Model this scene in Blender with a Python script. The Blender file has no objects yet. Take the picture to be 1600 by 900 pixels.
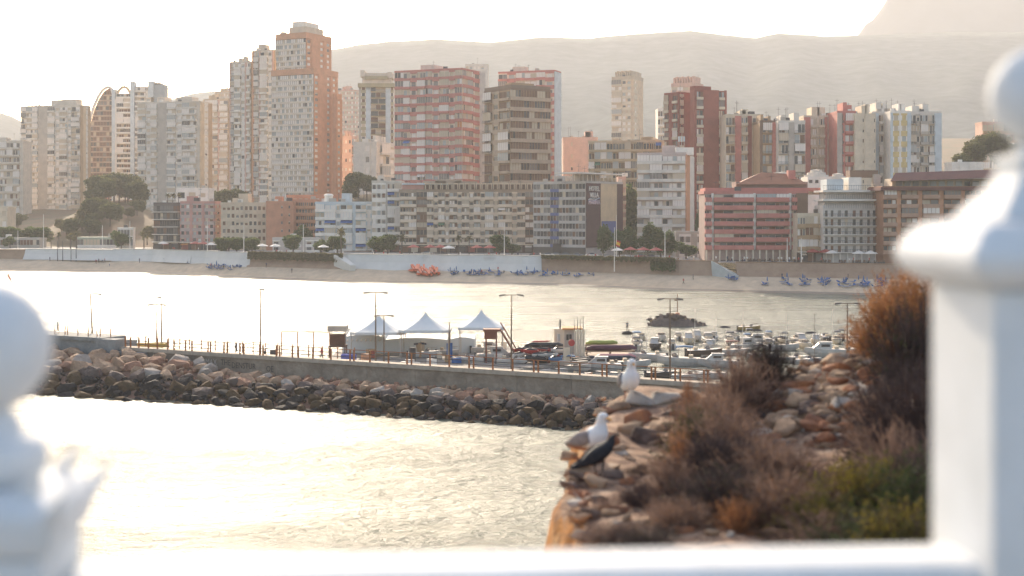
import bpy, bmesh, math, random
from mathutils import Vector, Matrix, noise
import numpy as np
R = random.Random(7)
S = bpy.context.scene
COL = S.collection
rad = math.radians
F = 2160.0          # focal length in pixels of the 1600 px wide photograph
HZ = 336.0          # horizon row
EYE = 20.0          # eye height above the sea

# ------------------------------------------------------------------ camera, sky, sun, exposure
cam = bpy.data.cameras.new('camera'); camo = bpy.data.objects.new('camera', cam); COL.objects.link(camo)
camo.location = (0, 0, EYE); camo.rotation_euler = (rad(90), 0, 0)
cam.sensor_width = 36; cam.lens = F/1600*36; cam.shift_y = -(450-HZ)/1600
cam.clip_start = .1; cam.clip_end = 12000
cam.dof.use_dof = True; cam.dof.focus_distance = 260; cam.dof.aperture_fstop = 2.0
S.camera = camo
SUN_AZ, SUN_EL = -13.0, 22.0       # azimuth from the view direction, negative = left
w = bpy.data.worlds.new('World'); S.world = w; w.use_nodes = True
nt = w.node_tree; nt.nodes.clear()
sky = nt.nodes.new('ShaderNodeTexSky'); sky.sky_type = 'NISHITA'; sky.sun_disc = False
sky.sun_elevation = rad(SUN_EL); sky.sun_rotation = rad(SUN_AZ)
sky.air_density = 1.0; sky.dust_density = 3.2; sky.ozone_density = 1.0
bg = nt.nodes.new('ShaderNodeBackground'); bg.inputs[1].default_value = .13
wo = nt.nodes.new('ShaderNodeOutputWorld')
nt.links.new(sky.outputs[0], bg.inputs[0]); nt.links.new(bg.outputs[0], wo.inputs[0])
sl = bpy.data.lights.new('sun', 'SUN'); sl.energy = 3.3; sl.angle = rad(.6); sl.color = (1, .85, .66)
so = bpy.data.objects.new('sun', sl); COL.objects.link(so)
sd = Vector((math.sin(rad(SUN_AZ))*math.cos(rad(SUN_EL)), math.cos(rad(SUN_AZ))*math.cos(rad(SUN_EL)), math.sin(rad(SUN_EL))))
so.rotation_euler = sd.to_track_quat('Z', 'Y').to_euler()
so.location = (0, 0, 60)
S.view_settings.view_transform = 'Standard'; S.view_settings.look = 'None'
S.view_settings.exposure = 1.3; S.view_settings.gamma = 1
S.cycles.volume_bounces = 1; S.cycles.max_bounces = 6; S.cycles.diffuse_bounces = 3
S.cycles.transparent_max_bounces = 8; S.cycles.use_denoising = True
HAZE = .00017

# ------------------------------------------------------------------ helpers
def pt(px, py, d): return Vector(((px-800)/F*d, d, EYE+(HZ-py)/F*d))
def gx(px, d): return (px-800)/F*d
def zy(py, d): return EYE+(HZ-py)/F*d
def lerp(a, b, t): return a+(b-a)*t
def interp(pts, x):
    if x <= pts[0][0]: return pts[0][1]
    for (a, b), (c, e) in zip(pts, pts[1:]):
        if x <= c: return b+(e-b)*(x-a)/(c-a)
    return pts[-1][1]
MATS = {}
def mat(name, c, rough=.75, var=.12, sc=.35, metal=0, bump=0, bsc=20, spec=.4, c2=None, emit=None, leaf=0):
    if name in MATS: return MATS[name]
    m = bpy.data.materials.new(name); m.use_nodes = True; n = m.node_tree; b = n.nodes['Principled BSDF']
    b.inputs['Roughness'].default_value = rough; b.inputs['Metallic'].default_value = metal
    b.inputs['Specular IOR Level'].default_value = spec
    g = n.nodes.new('ShaderNodeNewGeometry')
    if var or c2:
        t = n.nodes.new('ShaderNodeTexNoise'); t.inputs['Scale'].default_value = sc; t.inputs['Detail'].default_value = 5
        t.inputs['Roughness'].default_value = .65
        n.links.new(g.outputs['Position'], t.inputs['Vector'])
        r = n.nodes.new('ShaderNodeValToRGB'); r.color_ramp.elements[0].position = .3; r.color_ramp.elements[1].position = .7
        lo = c2 if c2 else tuple(v*(1-var*1.6) for v in c); hi = c if c2 else tuple(min(1, v*(1+var*.8)) for v in c)
        r.color_ramp.elements[0].color = (*lo, 1); r.color_ramp.elements[1].color = (*hi, 1)
        n.links.new(t.outputs[0], r.inputs[0]); n.links.new(r.outputs[0], b.inputs['Base Color'])
    else: b.inputs['Base Color'].default_value = (*c, 1)
    if bump:
        t2 = n.nodes.new('ShaderNodeTexNoise'); t2.inputs['Scale'].default_value = bsc; t2.inputs['Detail'].default_value = 6
        n.links.new(g.outputs['Position'], t2.inputs['Vector'])
        bp = n.nodes.new('ShaderNodeBump'); bp.inputs['Strength'].default_value = bump; bp.inputs['Distance'].default_value = .5/bsc
        n.links.new(t2.outputs[0], bp.inputs['Height']); n.links.new(bp.outputs[0], b.inputs['Normal'])
    if emit:
        b.inputs['Emission Color'].default_value = (*emit[0], 1); b.inputs['Emission Strength'].default_value = emit[1]
    if leaf:
        ou = n.nodes['Material Output']; tr = n.nodes.new('ShaderNodeBsdfTranslucent'); mx = n.nodes.new('ShaderNodeMixShader'); mx.inputs[0].default_value = leaf
        n.links.new(r.outputs[0], tr.inputs[0]); n.links.new(b.outputs[0], mx.inputs[1]); n.links.new(tr.outputs[0], mx.inputs[2]); n.links.new(mx.outputs[0], ou.inputs[0])
    MATS[name] = m; return m
class MB:
    def __init__(s): s.v = []; s.f = []; s.m = []; s.mats = []
    def mi(s, m):
        if m not in s.mats: s.mats.append(m)
        return s.mats.index(m)
    def face(s, pts, m):
        i = len(s.v); s.v += [tuple(p) for p in pts]; s.f.append(tuple(range(i, i+len(pts)))); s.m.append(s.mi(m))
    def box(s, x0, y0, z0, x1, y1, z1, m):
        i = len(s.v)
        s.v += [(x0, y0, z0), (x1, y0, z0), (x1, y1, z0), (x0, y1, z0), (x0, y0, z1), (x1, y0, z1), (x1, y1, z1), (x0, y1, z1)]
        k = s.mi(m)
        for q in ((0, 3, 2, 1), (4, 5, 6, 7), (0, 1, 5, 4), (1, 2, 6, 5), (2, 3, 7, 6), (3, 0, 4, 7)):
            s.f.append(tuple(i+a for a in q)); s.m.append(k)
    def prism(s, poly, z0, z1, m, top=None):
        a = sum(poly[k-1][0]*poly[k][1]-poly[k][0]*poly[k-1][1] for k in range(len(poly)))
        if a < 0: poly = poly[::-1]
        n = len(poly); i = len(s.v); k = s.mi(m)
        s.v += [(p[0], p[1], z0) for p in poly]+[(p[0], p[1], z1) for p in poly]
        s.f.append(tuple(i+n-1-j for j in range(n))); s.m.append(k)
        s.f.append(tuple(i+n+j for j in range(n))); s.m.append(s.mi(top) if top else k)
        for j in range(n): s.f.append((i+j, i+(j+1) % n, i+n+(j+1) % n, i+n+j)); s.m.append(k)
    def tube(s, a, b, r0, r1, m, n=6):
        a = Vector(a); b = Vector(b); d = (b-a)
        if d.length < 1e-6: return
        q = d.to_track_quat('Z', 'Y'); i = len(s.v); k = s.mi(m)
        for c, r in ((a, r0), (b, r1)):
            for j in range(n):
                t = 2*math.pi*j/n; s.v.append(tuple(c+q@Vector((math.cos(t)*r, math.sin(t)*r, 0))))
        for j in range(n): s.f.append((i+j, i+(j+1) % n, i+n+(j+1) % n, i+n+j)); s.m.append(k)
        s.f.append(tuple(i+n-1-j for j in range(n))); s.m.append(k); s.f.append(tuple(i+n+j for j in range(n))); s.m.append(k)
    def lathe(s, prof, m, n=16, c=(0, 0, 0), sq=False):
        i = len(s.v); k = s.mi(m)
        for r, z in prof:
            for j in range(n):
                t = 2*math.pi*(j+.5)/n
                x, y = math.cos(t), math.sin(t)
                if sq: q = max(abs(x), abs(y)); x /= q; y /= q
                s.v.append((c[0]+r*x, c[1]+r*y, c[2]+z))
        for a in range(len(prof)-1):
            for j in range(n):
                s.f.append((i+a*n+j, i+a*n+(j+1) % n, i+(a+1)*n+(j+1) % n, i+(a+1)*n+j)); s.m.append(k)
        s.f.append(tuple(i+n-1-j for j in range(n))); s.m.append(k)
        e = i+(len(prof)-1)*n; s.f.append(tuple(e+j for j in range(n))); s.m.append(k)
    def loft(s, rings, m, close=True):
        n = len(rings[0]); i = len(s.v); k = s.mi(m)
        for r in rings: s.v += [tuple(p) for p in r]
        for a in range(len(rings)-1):
            for j in range(n if close else n-1):
                s.f.append((i+a*n+j, i+a*n+(j+1) % n, i+(a+1)*n+(j+1) % n, i+(a+1)*n+j)); s.m.append(k)
        if close:
            s.f.append(tuple(i+n-1-j for j in range(n))); s.m.append(k)
            e = i+(len(rings)-1)*n; s.f.append(tuple(e+j for j in range(n))); s.m.append(k)
    def mesh(s, name, smooth=False):
        me = bpy.data.meshes.new(name); me.from_pydata(s.v, [], s.f)
        for m in s.mats: me.materials.append(m)
        if s.m: me.polygons.foreach_set('material_index', s.m)
        if smooth: me.polygons.foreach_set('use_smooth', [True]*len(s.f))
        me.update(); return me
    def build(s, name, parent=None, smooth=False, loc=None, kind=None, bevel=0):
        if not s.f: return None
        o = put(name, s.mesh(name, smooth), parent, loc)
        if kind: o['kind'] = kind
        if bevel:
            bm = o.modifiers.new('bevel', 'BEVEL'); bm.width = bevel; bm.segments = 3; bm.limit_method = 'ANGLE'
        return o
def put(name, me, parent=None, loc=None, rz=0):
    o = bpy.data.objects.new(name, me); COL.objects.link(o)
    if parent: o.parent = parent
    if loc is not None: o.location = loc
    if rz: o.rotation_euler = (0, 0, rz)
    return o
def tag(o, label=None, cat=None, group=None, kind=None):
    if label: o['label'] = label
    if cat: o['category'] = cat
    if group: o['group'] = group
    if kind: o['kind'] = kind
    return o
def thing(name, label, cat, loc=(0, 0, 0), rz=0, group=None):
    o = bpy.data.objects.new(name, None); COL.objects.link(o); o.location = loc; o.rotation_euler = (0, 0, rz)
    o.empty_display_size = .5
    return tag(o, label, cat, group)
def dup(root, loc, rz=None, label=None, sc=None):
    r = root.copy(); COL.objects.link(r); r.location = loc
    if rz is not None: r.rotation_euler = (0, 0, rz)
    if sc: r.scale = (sc, sc, sc) if not isinstance(sc, tuple) else sc
    if label: r['label'] = label
    for c in list(root.children):
        d = c.copy(); COL.objects.link(d); d.parent = r
        for g in list(c.children):
            e = g.copy(); COL.objects.link(e); e.parent = d
    return r

# ------------------------------------------------------------------ colours
def M(n, c, **k): return mat(n, (min(.86, c[0]*1.13), min(.82, c[1]*1.03), min(.78, c[2]*.93)), **k)
white = M('white_render', (.76, .74, .70)); cream = M('cream_render', (.62, .55, .44)); beige = M('beige_render', (.50, .42, .32))
sandst = M('sand_render', (.55, .44, .30)); pinkr = M('pink_render', (.50, .27, .24)); salmon = M('salmon_render', (.52, .25, .16))
orange = M('orange_render', (.58, .31, .19)); redst = M('red_band', (.50, .19, .165)); redbr = M('red_brick', (.28, .085, .065))
brownr = M('brown_render', (.20, .13, .09)); greyr = M('grey_render', (.44, .41, .37)); paleb = M('pale_blue_render', (.52, .60, .66))
darkbr = M('dark_brown_render', (.10, .055, .055)); tanr = M('tan_render', (.40, .28, .17)); yellow = M('yellow_render', (.62, .50, .24))
palep = M('pale_pink_render', (.60, .40, .33)); dgrey = M('dark_grey_metal', (.07, .07, .075), rough=.5); blueg = M('blue_panel', (.10, .13, .30), rough=.4)
roofr = M('dark_red_roof', (.13, .05, .045)); tiler = M('tile_roof', (.30, .13, .08)); olive = M('olive_render', (.38, .34, .22))
gl_d = M('glass_dark', (.035, .035, .04), rough=.25, var=0, spec=.6); gl_m = M('glass_grey', (.17, .16, .155), rough=.25, var=0, spec=.6)
gl_l = M('glass_pale', (.34, .37, .38), rough=.3, var=0, spec=.6); cur_c = M('curtain_cream', (.52, .45, .35), var=0); cur_w = M('shutter_white', (.74, .71, .68), var=0)
shu_b = M('shutter_brown', (.17, .09, .055), var=0); awn_b = M('awning_blue', (.03, .12, .36)); awn_o = M('awning_orange', (.55, .22, .07)); awn_g = M('awning_green', (.10, .22, .14))
concrete = M('concrete', (.36, .33, .29), bump=.3, bsc=3, sc=1.2, var=.2)
PW = {'light': [(cur_w, 7), (cur_c, 4), (gl_l, 2), (gl_m, 1), (gl_d, .9)],
      'mix': [(cur_w, 2), (cur_c, 3), (gl_l, 2), (gl_m, 3), (gl_d, 3), (shu_b, 1)],
      'dark': [(gl_d, 5), (gl_m, 3), (shu_b, 2), (cur_c, 1)],
      'brown': [(shu_b, 5), (gl_d, 3), (cur_c, 2), (gl_m, 1)],
      'white': [(cur_w, 9), (gl_l, 3), (gl_m, 1), (gl_d, .6)],
      'pane': [(cur_w, 3), (cur_c, 4), (gl_l, 3), (gl_m, 3), (gl_d, 1.2), (awn_o, .2)]}
def pick(l): 
    t = R.random()*sum(b for a, b in l)
    for a, b in l:
        t -= b
        if t <= 0: return a
    return l[0][0]

# ------------------------------------------------------------------ facades
def parse(spec):
    out = []
    for tk in spec.split():
        n = 1; c = None
        if ':' in tk: tk, c = tk.split(':')
        if '*' in tk: tk, n = tk.split('*'); n = int(n)
        out += [(tk[0], float(tk[1:] or 1), c)]*n
    return out
CM = {}
def facade(root, P0, P1, zb, zt, nfl, spec, wall, band, panes='mix', bd=1.25, par=1.05, skin=.28, skip=0, awn=.0, fin=None, fill=.3, run=0, mull=None, door=False):
    rl = root.location
    d = Vector((P1[0]-P0[0], P1[1]-P0[1])); W = d.length; rz = math.atan2(d.y, d.x); fh = (zt-zb)/nfl
    loc = Vector((P0[0]-rl.x, P0[1]-rl.y, 0)); z0 = zb-rl.z
    bays = parse(spec); tot = sum(b[1] for b in bays); x = 0; sp = []
    pw = PW[panes] if isinstance(panes, str) else panes
    for t, wt, c in bays:
        x1 = x+wt/tot*W
        if sp and t in 'WGBDV' and sp[-1][0] == t and sp[-1][4] == c: sp[-1][2] = x1; sp[-1][3].append((x, x1))
        else: sp.append([t, x, x1, [(x, x1)], c])
        x = x1
    win = MB(); skn = MB()
    def obj(mb, nm, z=0, sm=None):
        o = mb.build(nm, root, loc=(loc.x, loc.y, z0+z)); 
        if o: o.rotation_euler = (0, 0, rz)
        return o
    for t, a, b, cells, c in sp:
        cm = CM.get(c, None)
        if t == 'S':
            if cm: p = MB(); p.box(a+.02, -skin-.12, 0, b-.02, .1, zt-zb+.2, cm); obj(p, 'wall_panel')
            continue
        bandm = cm or band
        proto = MB()
        if t in 'WV':
            sh, hh = (.30, .80) if t == 'W' else (.38, .72); wf = .62 if t == 'W' else .42
            proto.box(a, -skin, 0, b, .05, fh*sh, bandm); top = MB(); top.box(a, -skin, fh*hh, b, .05, fh-.003, bandm)
            for (p, q) in cells:
                g = (q-p)*(1-wf)/2
                skn.box(p, -skin+.01, 0, p+g, .05, zt-zb, wall); skn.box(q-g, -skin+.01, 0, q, .05, zt-zb, wall)
                for k in range(skip, nfl):
                    m = pick(pw); z = k*fh
                    win.face([(p+g, -.04, z+fh*sh), (q-g, -.04, z+fh*sh), (q-g, -.04, z+fh*hh), (p+g, -.04, z+fh*hh)], m)
                    if R.random() < .35:
                        h = R.uniform(.15, .45)*(fh*(hh-sh)); win.face([(p+g, -.09, z+fh*hh-h), (q-g, -.09, z+fh*hh-h), (q-g, -.09, z+fh*hh), (p+g, -.09, z+fh*hh)], cur_c)
            nm = 'spandrel'
        elif t == 'G':
            proto.box(a, -skin, 0, b, .05, fh*.36, bandm)
            n = max(1, round((b-a)/1.3)); st = (b-a)/n
            for k in range(skip, nfl):
                z = k*fh; i = 0
                while i < n:
                    j = min(n, i+(run or R.choice((1, 1, 2, 3, 4)))); m = pick(pw)
                    win.face([(a+i*st, -.04, z+fh*.36), (a+j*st, -.04, z+fh*.36), (a+j*st, -.04, z+fh), (a+i*st, -.04, z+fh)], m); i = j
            for i in range(0, n+1): skn.box(a+i*st-.06, -.16, 0, a+i*st+.06, .02, zt-zb, mull or wall)
            nm = 'spandrel'
        else:
            sol = t == 'B'
            proto.box(a, -bd, 0, b, .03, .22, bandm)
            if sol:
                proto.box(a, -bd-.02, .221, b, -bd+.12, par, bandm); proto.box(a, -bd+.12, .221, a+.1, -.02, par, bandm); proto.box(b-.1, -bd+.12, .221, b, -.02, par, bandm)
            else:
                proto.box(a, -bd, par-.08, b, -bd+.08, par, dgrey); n = max(2, int((b-a)/.45))
                for i in range(n+1):
                    u = a+.03+(b-a-.06)*i/n; proto.box(u-.04, -bd+.01, .221, u+.04, -bd+.06, par-.081, dgrey)
            for (p, q) in cells:
                skn.box(p-.07, -bd+.04, 0, p+.07, .03, zt-zb, wall) if (fin and p > a) else None
                for k in range(skip, nfl):
                    z = k*fh; n = R.choice((2, 3)); st = (q-p)/n
                    if door:
                        for u in (.16, .62): win.face([(lerp(p, q, u), -.05, z+.2), (lerp(p, q, u+.2), -.05, z+.2), (lerp(p, q, u+.2), -.05, z+fh*.8), (lerp(p, q, u), -.05, z+fh*.8)], pick(pw))
                        continue
                    for i in range(n):
                        m = pick(pw)
                        win.face([(p+i*st+.12, -.05, z+.2), (p+(i+1)*st-.12, -.05, z+.2), (p+(i+1)*st-.12, -.05, z+fh*.86), (p+i*st+.12, -.05, z+fh*.86)], m)
                    rr = R.random()
                    if rr < fill:
                        m = pick(PW['light']); y = -bd+.2
                        win.face([(p+.1, y, z+par), (q-.1, y, z+par), (q-.1, y, z+fh), (p+.1, y, z+fh)], m)
                        for i in range(1, n+2): u = lerp(p, q, i/(n+2)); win.box(u-.04, y-.05, z+par, u+.04, y-.01, z+fh, wall)
                    elif rr < fill+awn:
                        m = R.choice((awn_b, awn_b, awn_o, cur_w, cur_w, awn_g)) if not isinstance(fin, str) else MATS[fin]
                        win.face([(p+.1, -bd-.5, z+fh*.62), (q-.1, -bd-.5, z+fh*.62), (q-.1, -.1, z+fh*.97), (p+.1, -.1, z+fh*.97)], m)
            nm = 'balcony'
        if t in 'WV':
            tm = top.mesh('lintel')
            for k in range(skip, nfl): put('lintel', tm, root, (loc.x, loc.y, z0+k*fh), rz)
        me = proto.mesh(nm)
        for k in range(skip, nfl):
            o = put(nm, me, root, (loc.x, loc.y, z0+k*fh), rz)
    w_ = obj(win, 'glazing'); 
    if w_: w_['kind'] = 'stuff'
    s_ = obj(skn, 'pier')
    if s_: s_['kind'] = 'stuff'
def roof(root, poly, z, n=2, ant=3, m=None, seed=0, par=.9, pm=None):
    rr = random.Random(seed); rl = root.location; poly = [(p[0]-rl.x, p[1]-rl.y) for p in poly]; z -= rl.z
    cx = sum(p[0] for p in poly)/len(poly); cy = sum(p[1] for p in poly)/len(poly)
    ex = [(cx+(p[0]-cx)*1.015+.0, cy+(p[1]-cy)*1.015) for p in poly]
    b = MB(); b.prism(ex, z, z+par, pm or m or greyr); b.build('parapet', root)
    e1 = Vector(poly[1])-Vector(poly[0]); e2 = Vector(poly[3])-Vector(poly[0])
    def loc(u, v): q = Vector(poly[0])+e1*u+e2*v; return q
    for i in range(n):
        u = rr.uniform(.12, .7); s = rr.uniform(.12, .28); h = rr.uniform(1.6, 3.6)
        b = MB(); b.prism([loc(u, .2), loc(u+s, .2), loc(u+s, .75), loc(u, .75)], z+par+.003, z+par+h, m or white); b.build('roof_house', root)
    for i in range(ant):
        q = loc(rr.uniform(.08, .92), rr.uniform(.2, .8)); h = rr.uniform(2.5, 6); b = MB()
        b.tube((q.x, q.y, z+par), (q.x, q.y, z+par+h), .07, .04, dgrey, 4)
        b.tube((q.x-.7, q.y, z+par+h*.85), (q.x+.7, q.y, z+par+h*.85), .04, .04, dgrey, 4); b.build('antenna', root)
    for i in range(n+1):
        q = loc(rr.uniform(.08, .92), rr.uniform(.05, .5)); b = MB(); s = rr.uniform(.5, 1.1)
        b.box(q.x-s, q.y-s*.6, z+par+.002, q.x+s, q.y+s*.6, z+par+s*1.3, rr.choice((greyr, white, dgrey))); b.build('air_conditioner', root)
def foot(L, C, Rr, d, a=25, depth=14):
    if C is None:
        p0 = Vector((gx(L, d), d)); p1 = Vector((gx(Rr, d), d)); return [p0, p1, p1+Vector((0, depth)), p0+Vector((0, depth))], 0
    c = Vector((gx(C, d), d)); a = rad(a)
    l = Vector((-math.cos(a), math.sin(a))); r = Vector((math.sin(a), math.cos(a)))
    def hit(v, px): k = (px-800)/F; return (k*c.y-c.x)/(v.x-k*v.y)
    tl = hit(l, L); tr = hit(r, Rr)
    return [c+l*tl, c, c+r*tr, c+l*tl+r*tr], 1
def bld(name, label, L, C, Rr, top, d, a=25, nfl=10, left='W*6', right=None, wall=None, band=None, band2=None, panes='mix', base=6, depth=14,
        roofn=2, ant=3, seed=1, cat='building', lk={}, rk={}, par=.9, rm=None, pm=None):
    poly, two = foot(L, C, Rr, d, a, depth); zt = zy(top, d)
    o = thing(name, label, cat, (poly[1].x, poly[1].y, base)); wall = wall or white
    b = MB(); b.prism([(p.x-poly[1].x, p.y-poly[1].y) for p in poly], -3, zt-base, wall); b.build('wall', o)
    if left: facade(o, poly[0], poly[1], base, zt, nfl, left, wall, band or wall, panes, **lk)
    if two and right: facade(o, poly[1], poly[2], base, zt, nfl, right, wall, band2 or band or wall, rk.pop('panes', panes) if rk else panes, **rk)
    roof(o, poly, zt, roofn, ant, rm or wall, seed, par, pm)
    return o, poly, zt
# ------------------------------------------------------------------ sea, land, hills
def water_mat():
    m = bpy.data.materials.new('sea_water'); m.use_nodes = True; n = m.node_tree; b = n.nodes['Principled BSDF']
    b.inputs['Base Color'].default_value = (.16, .17, .13, 1); b.inputs['Roughness'].default_value = .3; b.inputs['IOR'].default_value = 1.34; b.inputs['Specular IOR Level'].default_value = .30
    g = n.nodes.new('ShaderNodeNewGeometry'); prev = None
    for sc, st, ds in (((.11, .13, 1), 1, 1.2), ((.42, .6, 1), 1, .85), ((1.7, 2.8, 1), 1, .42), ((6, 9, 1), 1, .12)):
        mp = n.nodes.new('ShaderNodeMapping'); mp.inputs['Scale'].default_value = sc
        t = n.nodes.new('ShaderNodeTexNoise'); t.inputs['Scale'].default_value = 1; t.inputs['Detail'].default_value = 4; t.inputs['Distortion'].default_value = .4
        n.links.new(g.outputs['Position'], mp.inputs[0]); n.links.new(mp.outputs[0], t.inputs['Vector'])
        bp = n.nodes.new('ShaderNodeBump'); bp.inputs['Strength'].default_value = st; bp.inputs['Distance'].default_value = ds
        n.links.new(t.outputs[0], bp.inputs['Height'])
        if prev: n.links.new(prev.outputs[0], bp.inputs['Normal'])
        prev = bp
    mp = n.nodes.new('ShaderNodeMapping'); mp.inputs['Scale'].default_value = (.012, .05, 1); t = n.nodes.new('ShaderNodeTexNoise'); t.inputs['Scale'].default_value = 1; t.inputs['Detail'].default_value = 6; t.inputs['Roughness'].default_value = .7
    mr = n.nodes.new('ShaderNodeMapRange'); mr.inputs[1].default_value = .38; mr.inputs[2].default_value = .62; mr.inputs[3].default_value = .2; mr.inputs[4].default_value = .33
    n.links.new(g.outputs['Position'], mp.inputs[0]); n.links.new(mp.outputs[0], t.inputs['Vector']); n.links.new(t.outputs[0], mr.inputs[0]); n.links.new(mr.outputs[0], b.inputs['Roughness'])
    n.links.new(prev.outputs[0], b.inputs['Normal']); return m
def sheet(name, rows, m, smooth=False):
    b = MB(); k = b.mi(m); nr = len(rows); nc = len(rows[0])
    for r in rows: b.v += [tuple(p) for p in r]
    for i in range(nr-1):
        for j in range(nc-1): b.f.append((i*nc+j, i*nc+j+1, (i+1)*nc+j+1, (i+1)*nc+j)); b.m.append(k)
    o = b.build(name, smooth=smooth); o['kind'] = 'structure'; return o
sheet('sea', [[(x, y, 0) for x in np.linspace(-2500, 2500, 26)] for y in np.linspace(-240, 1000, 20)], water_mat())
SHORE = [(-2600, 1150), (-600, 660), (0, 592), (200, 568), (400, 520), (640, 460), (800, 445), (1000, 411), (1150, 382), (1380, 346), (2200, 300), (4200, 260)]
PROM = [(-2600, 1050), (-600, 560), (70, 510), (240, 496), (390, 455), (540, 430), (640, 425), (840, 413), (1060, 382), (1385, 360), (2200, 318), (4200, 272)]
pxs = [-2600, -2000, -1400, -900, -600, -300]+list(range(-100, 1720, 30))+[1800, 2000, 2200, 2600, 3200, 4200]
sand = mat('beach_sand', (.56, .43, .30), rough=.95, var=.14, sc=.35, bump=.3, bsc=1.5)
wets = mat('wet_sand', (.20, .15, .11), rough=.5, var=.12, sc=.3)
soil = mat('dry_soil', (.25, .145, .085), rough=.95, c2=(.14, .13, .07), sc=.05, bump=.4, bsc=.8)
pave = mat('promenade_paving', (.36, .32, .28), rough=.9, sc=.5)
def gp(px, dd, z): return (gx(px, dd), dd, z)
rows = []
for t, z in ((-.6, -1.6), (-.06, -.15), (0, .03), (.14, .5), (.3, 1.5), (.6, 2.9), (1, 4.1)):
    r = []
    for px in pxs:
        a = interp(SHORE, px); b = interp(PROM, px); wob = math.sin(px*.031)*.6+math.sin(px*.083)*.4
        dd = max(a+2, a)*(1-t)+ (b if b > a else a+9)*t if False else None
        lo, hi = min(a, b), max(a, b)
        sd_ = b-16 if a > b-16 else a
        dd = lerp(sd_, b+1.2, t)+wob*(1-min(1, max(0, t)*3))
        r.append(gp(px, dd, z))
    rows.append(r)
# the sea edge follows SHORE; where PROM lies nearer, the beach is a narrow strip before it
sheet('beach', rows, sand, True)
wr = []
for t, z in ((-.05, -.09), (.02, .13), (.10, .40)):
    wr.append([(p[0], p[1], z+.004) for p in [tuple(lerp(rows[2][i][k], rows[3][i][k], (t-.0)/.14) for k in range(3)) for i in range(len(pxs))]])
sheet('wet_sand', wr, wets, True)
sheet('promenade', [[gp(px, interp(PROM, px)+o, z) for px in pxs] for o, z in ((.6, 7), (30, 7.02), (58, 7.04))], pave)
KN = [(180, 640, 14, 90, 60), (560, 565, 13, 60, 40), (350, 585, 12, 80, 40), (1540, 530, 24, 110, 60), (600, 590, 8, 60, 40), (930, 520, 4, 60, 30)]
HP = ((57, 7.02), (75, 8), (90, 9), (110, 10.3), (130, 11.6), (150, 13), (175, 15), (200, 17), (230, 19), (280, 22), (330, 26), (460, 38), (640, 60), (900, 90))
def hill_z(px, d):
    o = d-interp(PROM, px)
    if o < 57: return 7.0
    return interp(HP, o)-.2+1.2*noise.noise(Vector((px*.01, o*.013, 0)))*(o > 60)+sum(h*math.exp(-((px-a)/w_)**2-((d-b)/c_)**2) for a, b, h, w_, c_ in KN)*min(1, (o-57)/30)
rows = []
for o, z in HP:
    rows.append([gp(px, interp(PROM, px)+o, hill_z(px, interp(PROM, px)+o) if o > 57 else 6.9) for px in pxs])
for o, z in ()  and ((57, 7.02), (90, 9), (150, 13), (230, 19), (330, 26), (460, 38), (640, 60), (900, 90)):
    rows.append([gp(px, interp(PROM, px)+o, z-.2+1.2*noise.noise(Vector((px*.01, o*.013, 0)))*(o > 60)) for px in pxs])
sheet('hillside', rows, soil, True)
mscrub = mat('mountain_scrub', (.19, .20, .19), rough=1, c2=(.09, .105, .095), sc=.03, var=.3, spec=0)
mrock = mat('mountain_rock', (.13, .135, .14), rough=1, spec=0, c2=(.09, .09, .09), sc=.012)
RIDGE = [(-900, 190), (-300, 150), (0, 176), (20, 182), (60, 205), (150, 190), (250, 160), (300, 146), (330, 142), (380, 150), (440, 110), (480, 86), (515, 78), (560, 70), (615, 64), (680, 61), (770, 66), (850, 57), (915, 60), (980, 54), (1075, 48), (1130, 54), (1180, 60), (1210, 52), (1300, 57), (1400, 53), (1500, 50), (1600, 50), (1800, 60), (2300, 110), (2900, 200)]
def hills(name, ridge, d0, d1, x0, x1, n, m, z0=20, rough=24, back=260):
    rows = []
    for j in range(26):
        t = j/21; r = []
        for i in range(n):
            px = lerp(x0, x1, i/(n-1)); zr = zy(interp(ridge, px), d1)
            tt = min(1, t); d = lerp(d0, d1, t) if t <= 1 else d1+(t-1)*back*5
            prof = tt**1.35 if t <= 1 else 1-(t-1)*2.2
            X = gx(px, d); nz = noise.fractal(Vector((X*.004, d*.004, 3)), 1, 2, 5)*rough*.45*math.sin(math.pi*min(tt, .97))
            gul = -abs(noise.noise(Vector((X*.006, d*.0016, 9))))*rough*1.6*math.sin(math.pi*min(tt, .98))
            fine = noise.noise(Vector((X*.03, 1, 1)))*2.2
            r.append((X, d, z0+(zr-z0)*prof+nz+gul+fine*tt))
        rows.append(r)
    return sheet(name, rows, m, True)
hills('hills', RIDGE, 1150, 3200, -900, 2900, 220, mscrub, 40)
hills('mountain', [(1200, 130), (1290, 92), (1325, 66), (1341, 58), (1346, 44), (1352, 38), (1362, 34), (1366, 24), (1376, 18), (1383, 4), (1392, -14), (1420, -30), (1500, -55), (1600, -60), (1700, -30), (1900, 20), (2300, 120)], 3600, 4300, 1150, 2300, 120, mrock, 100, 20, 140)
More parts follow.
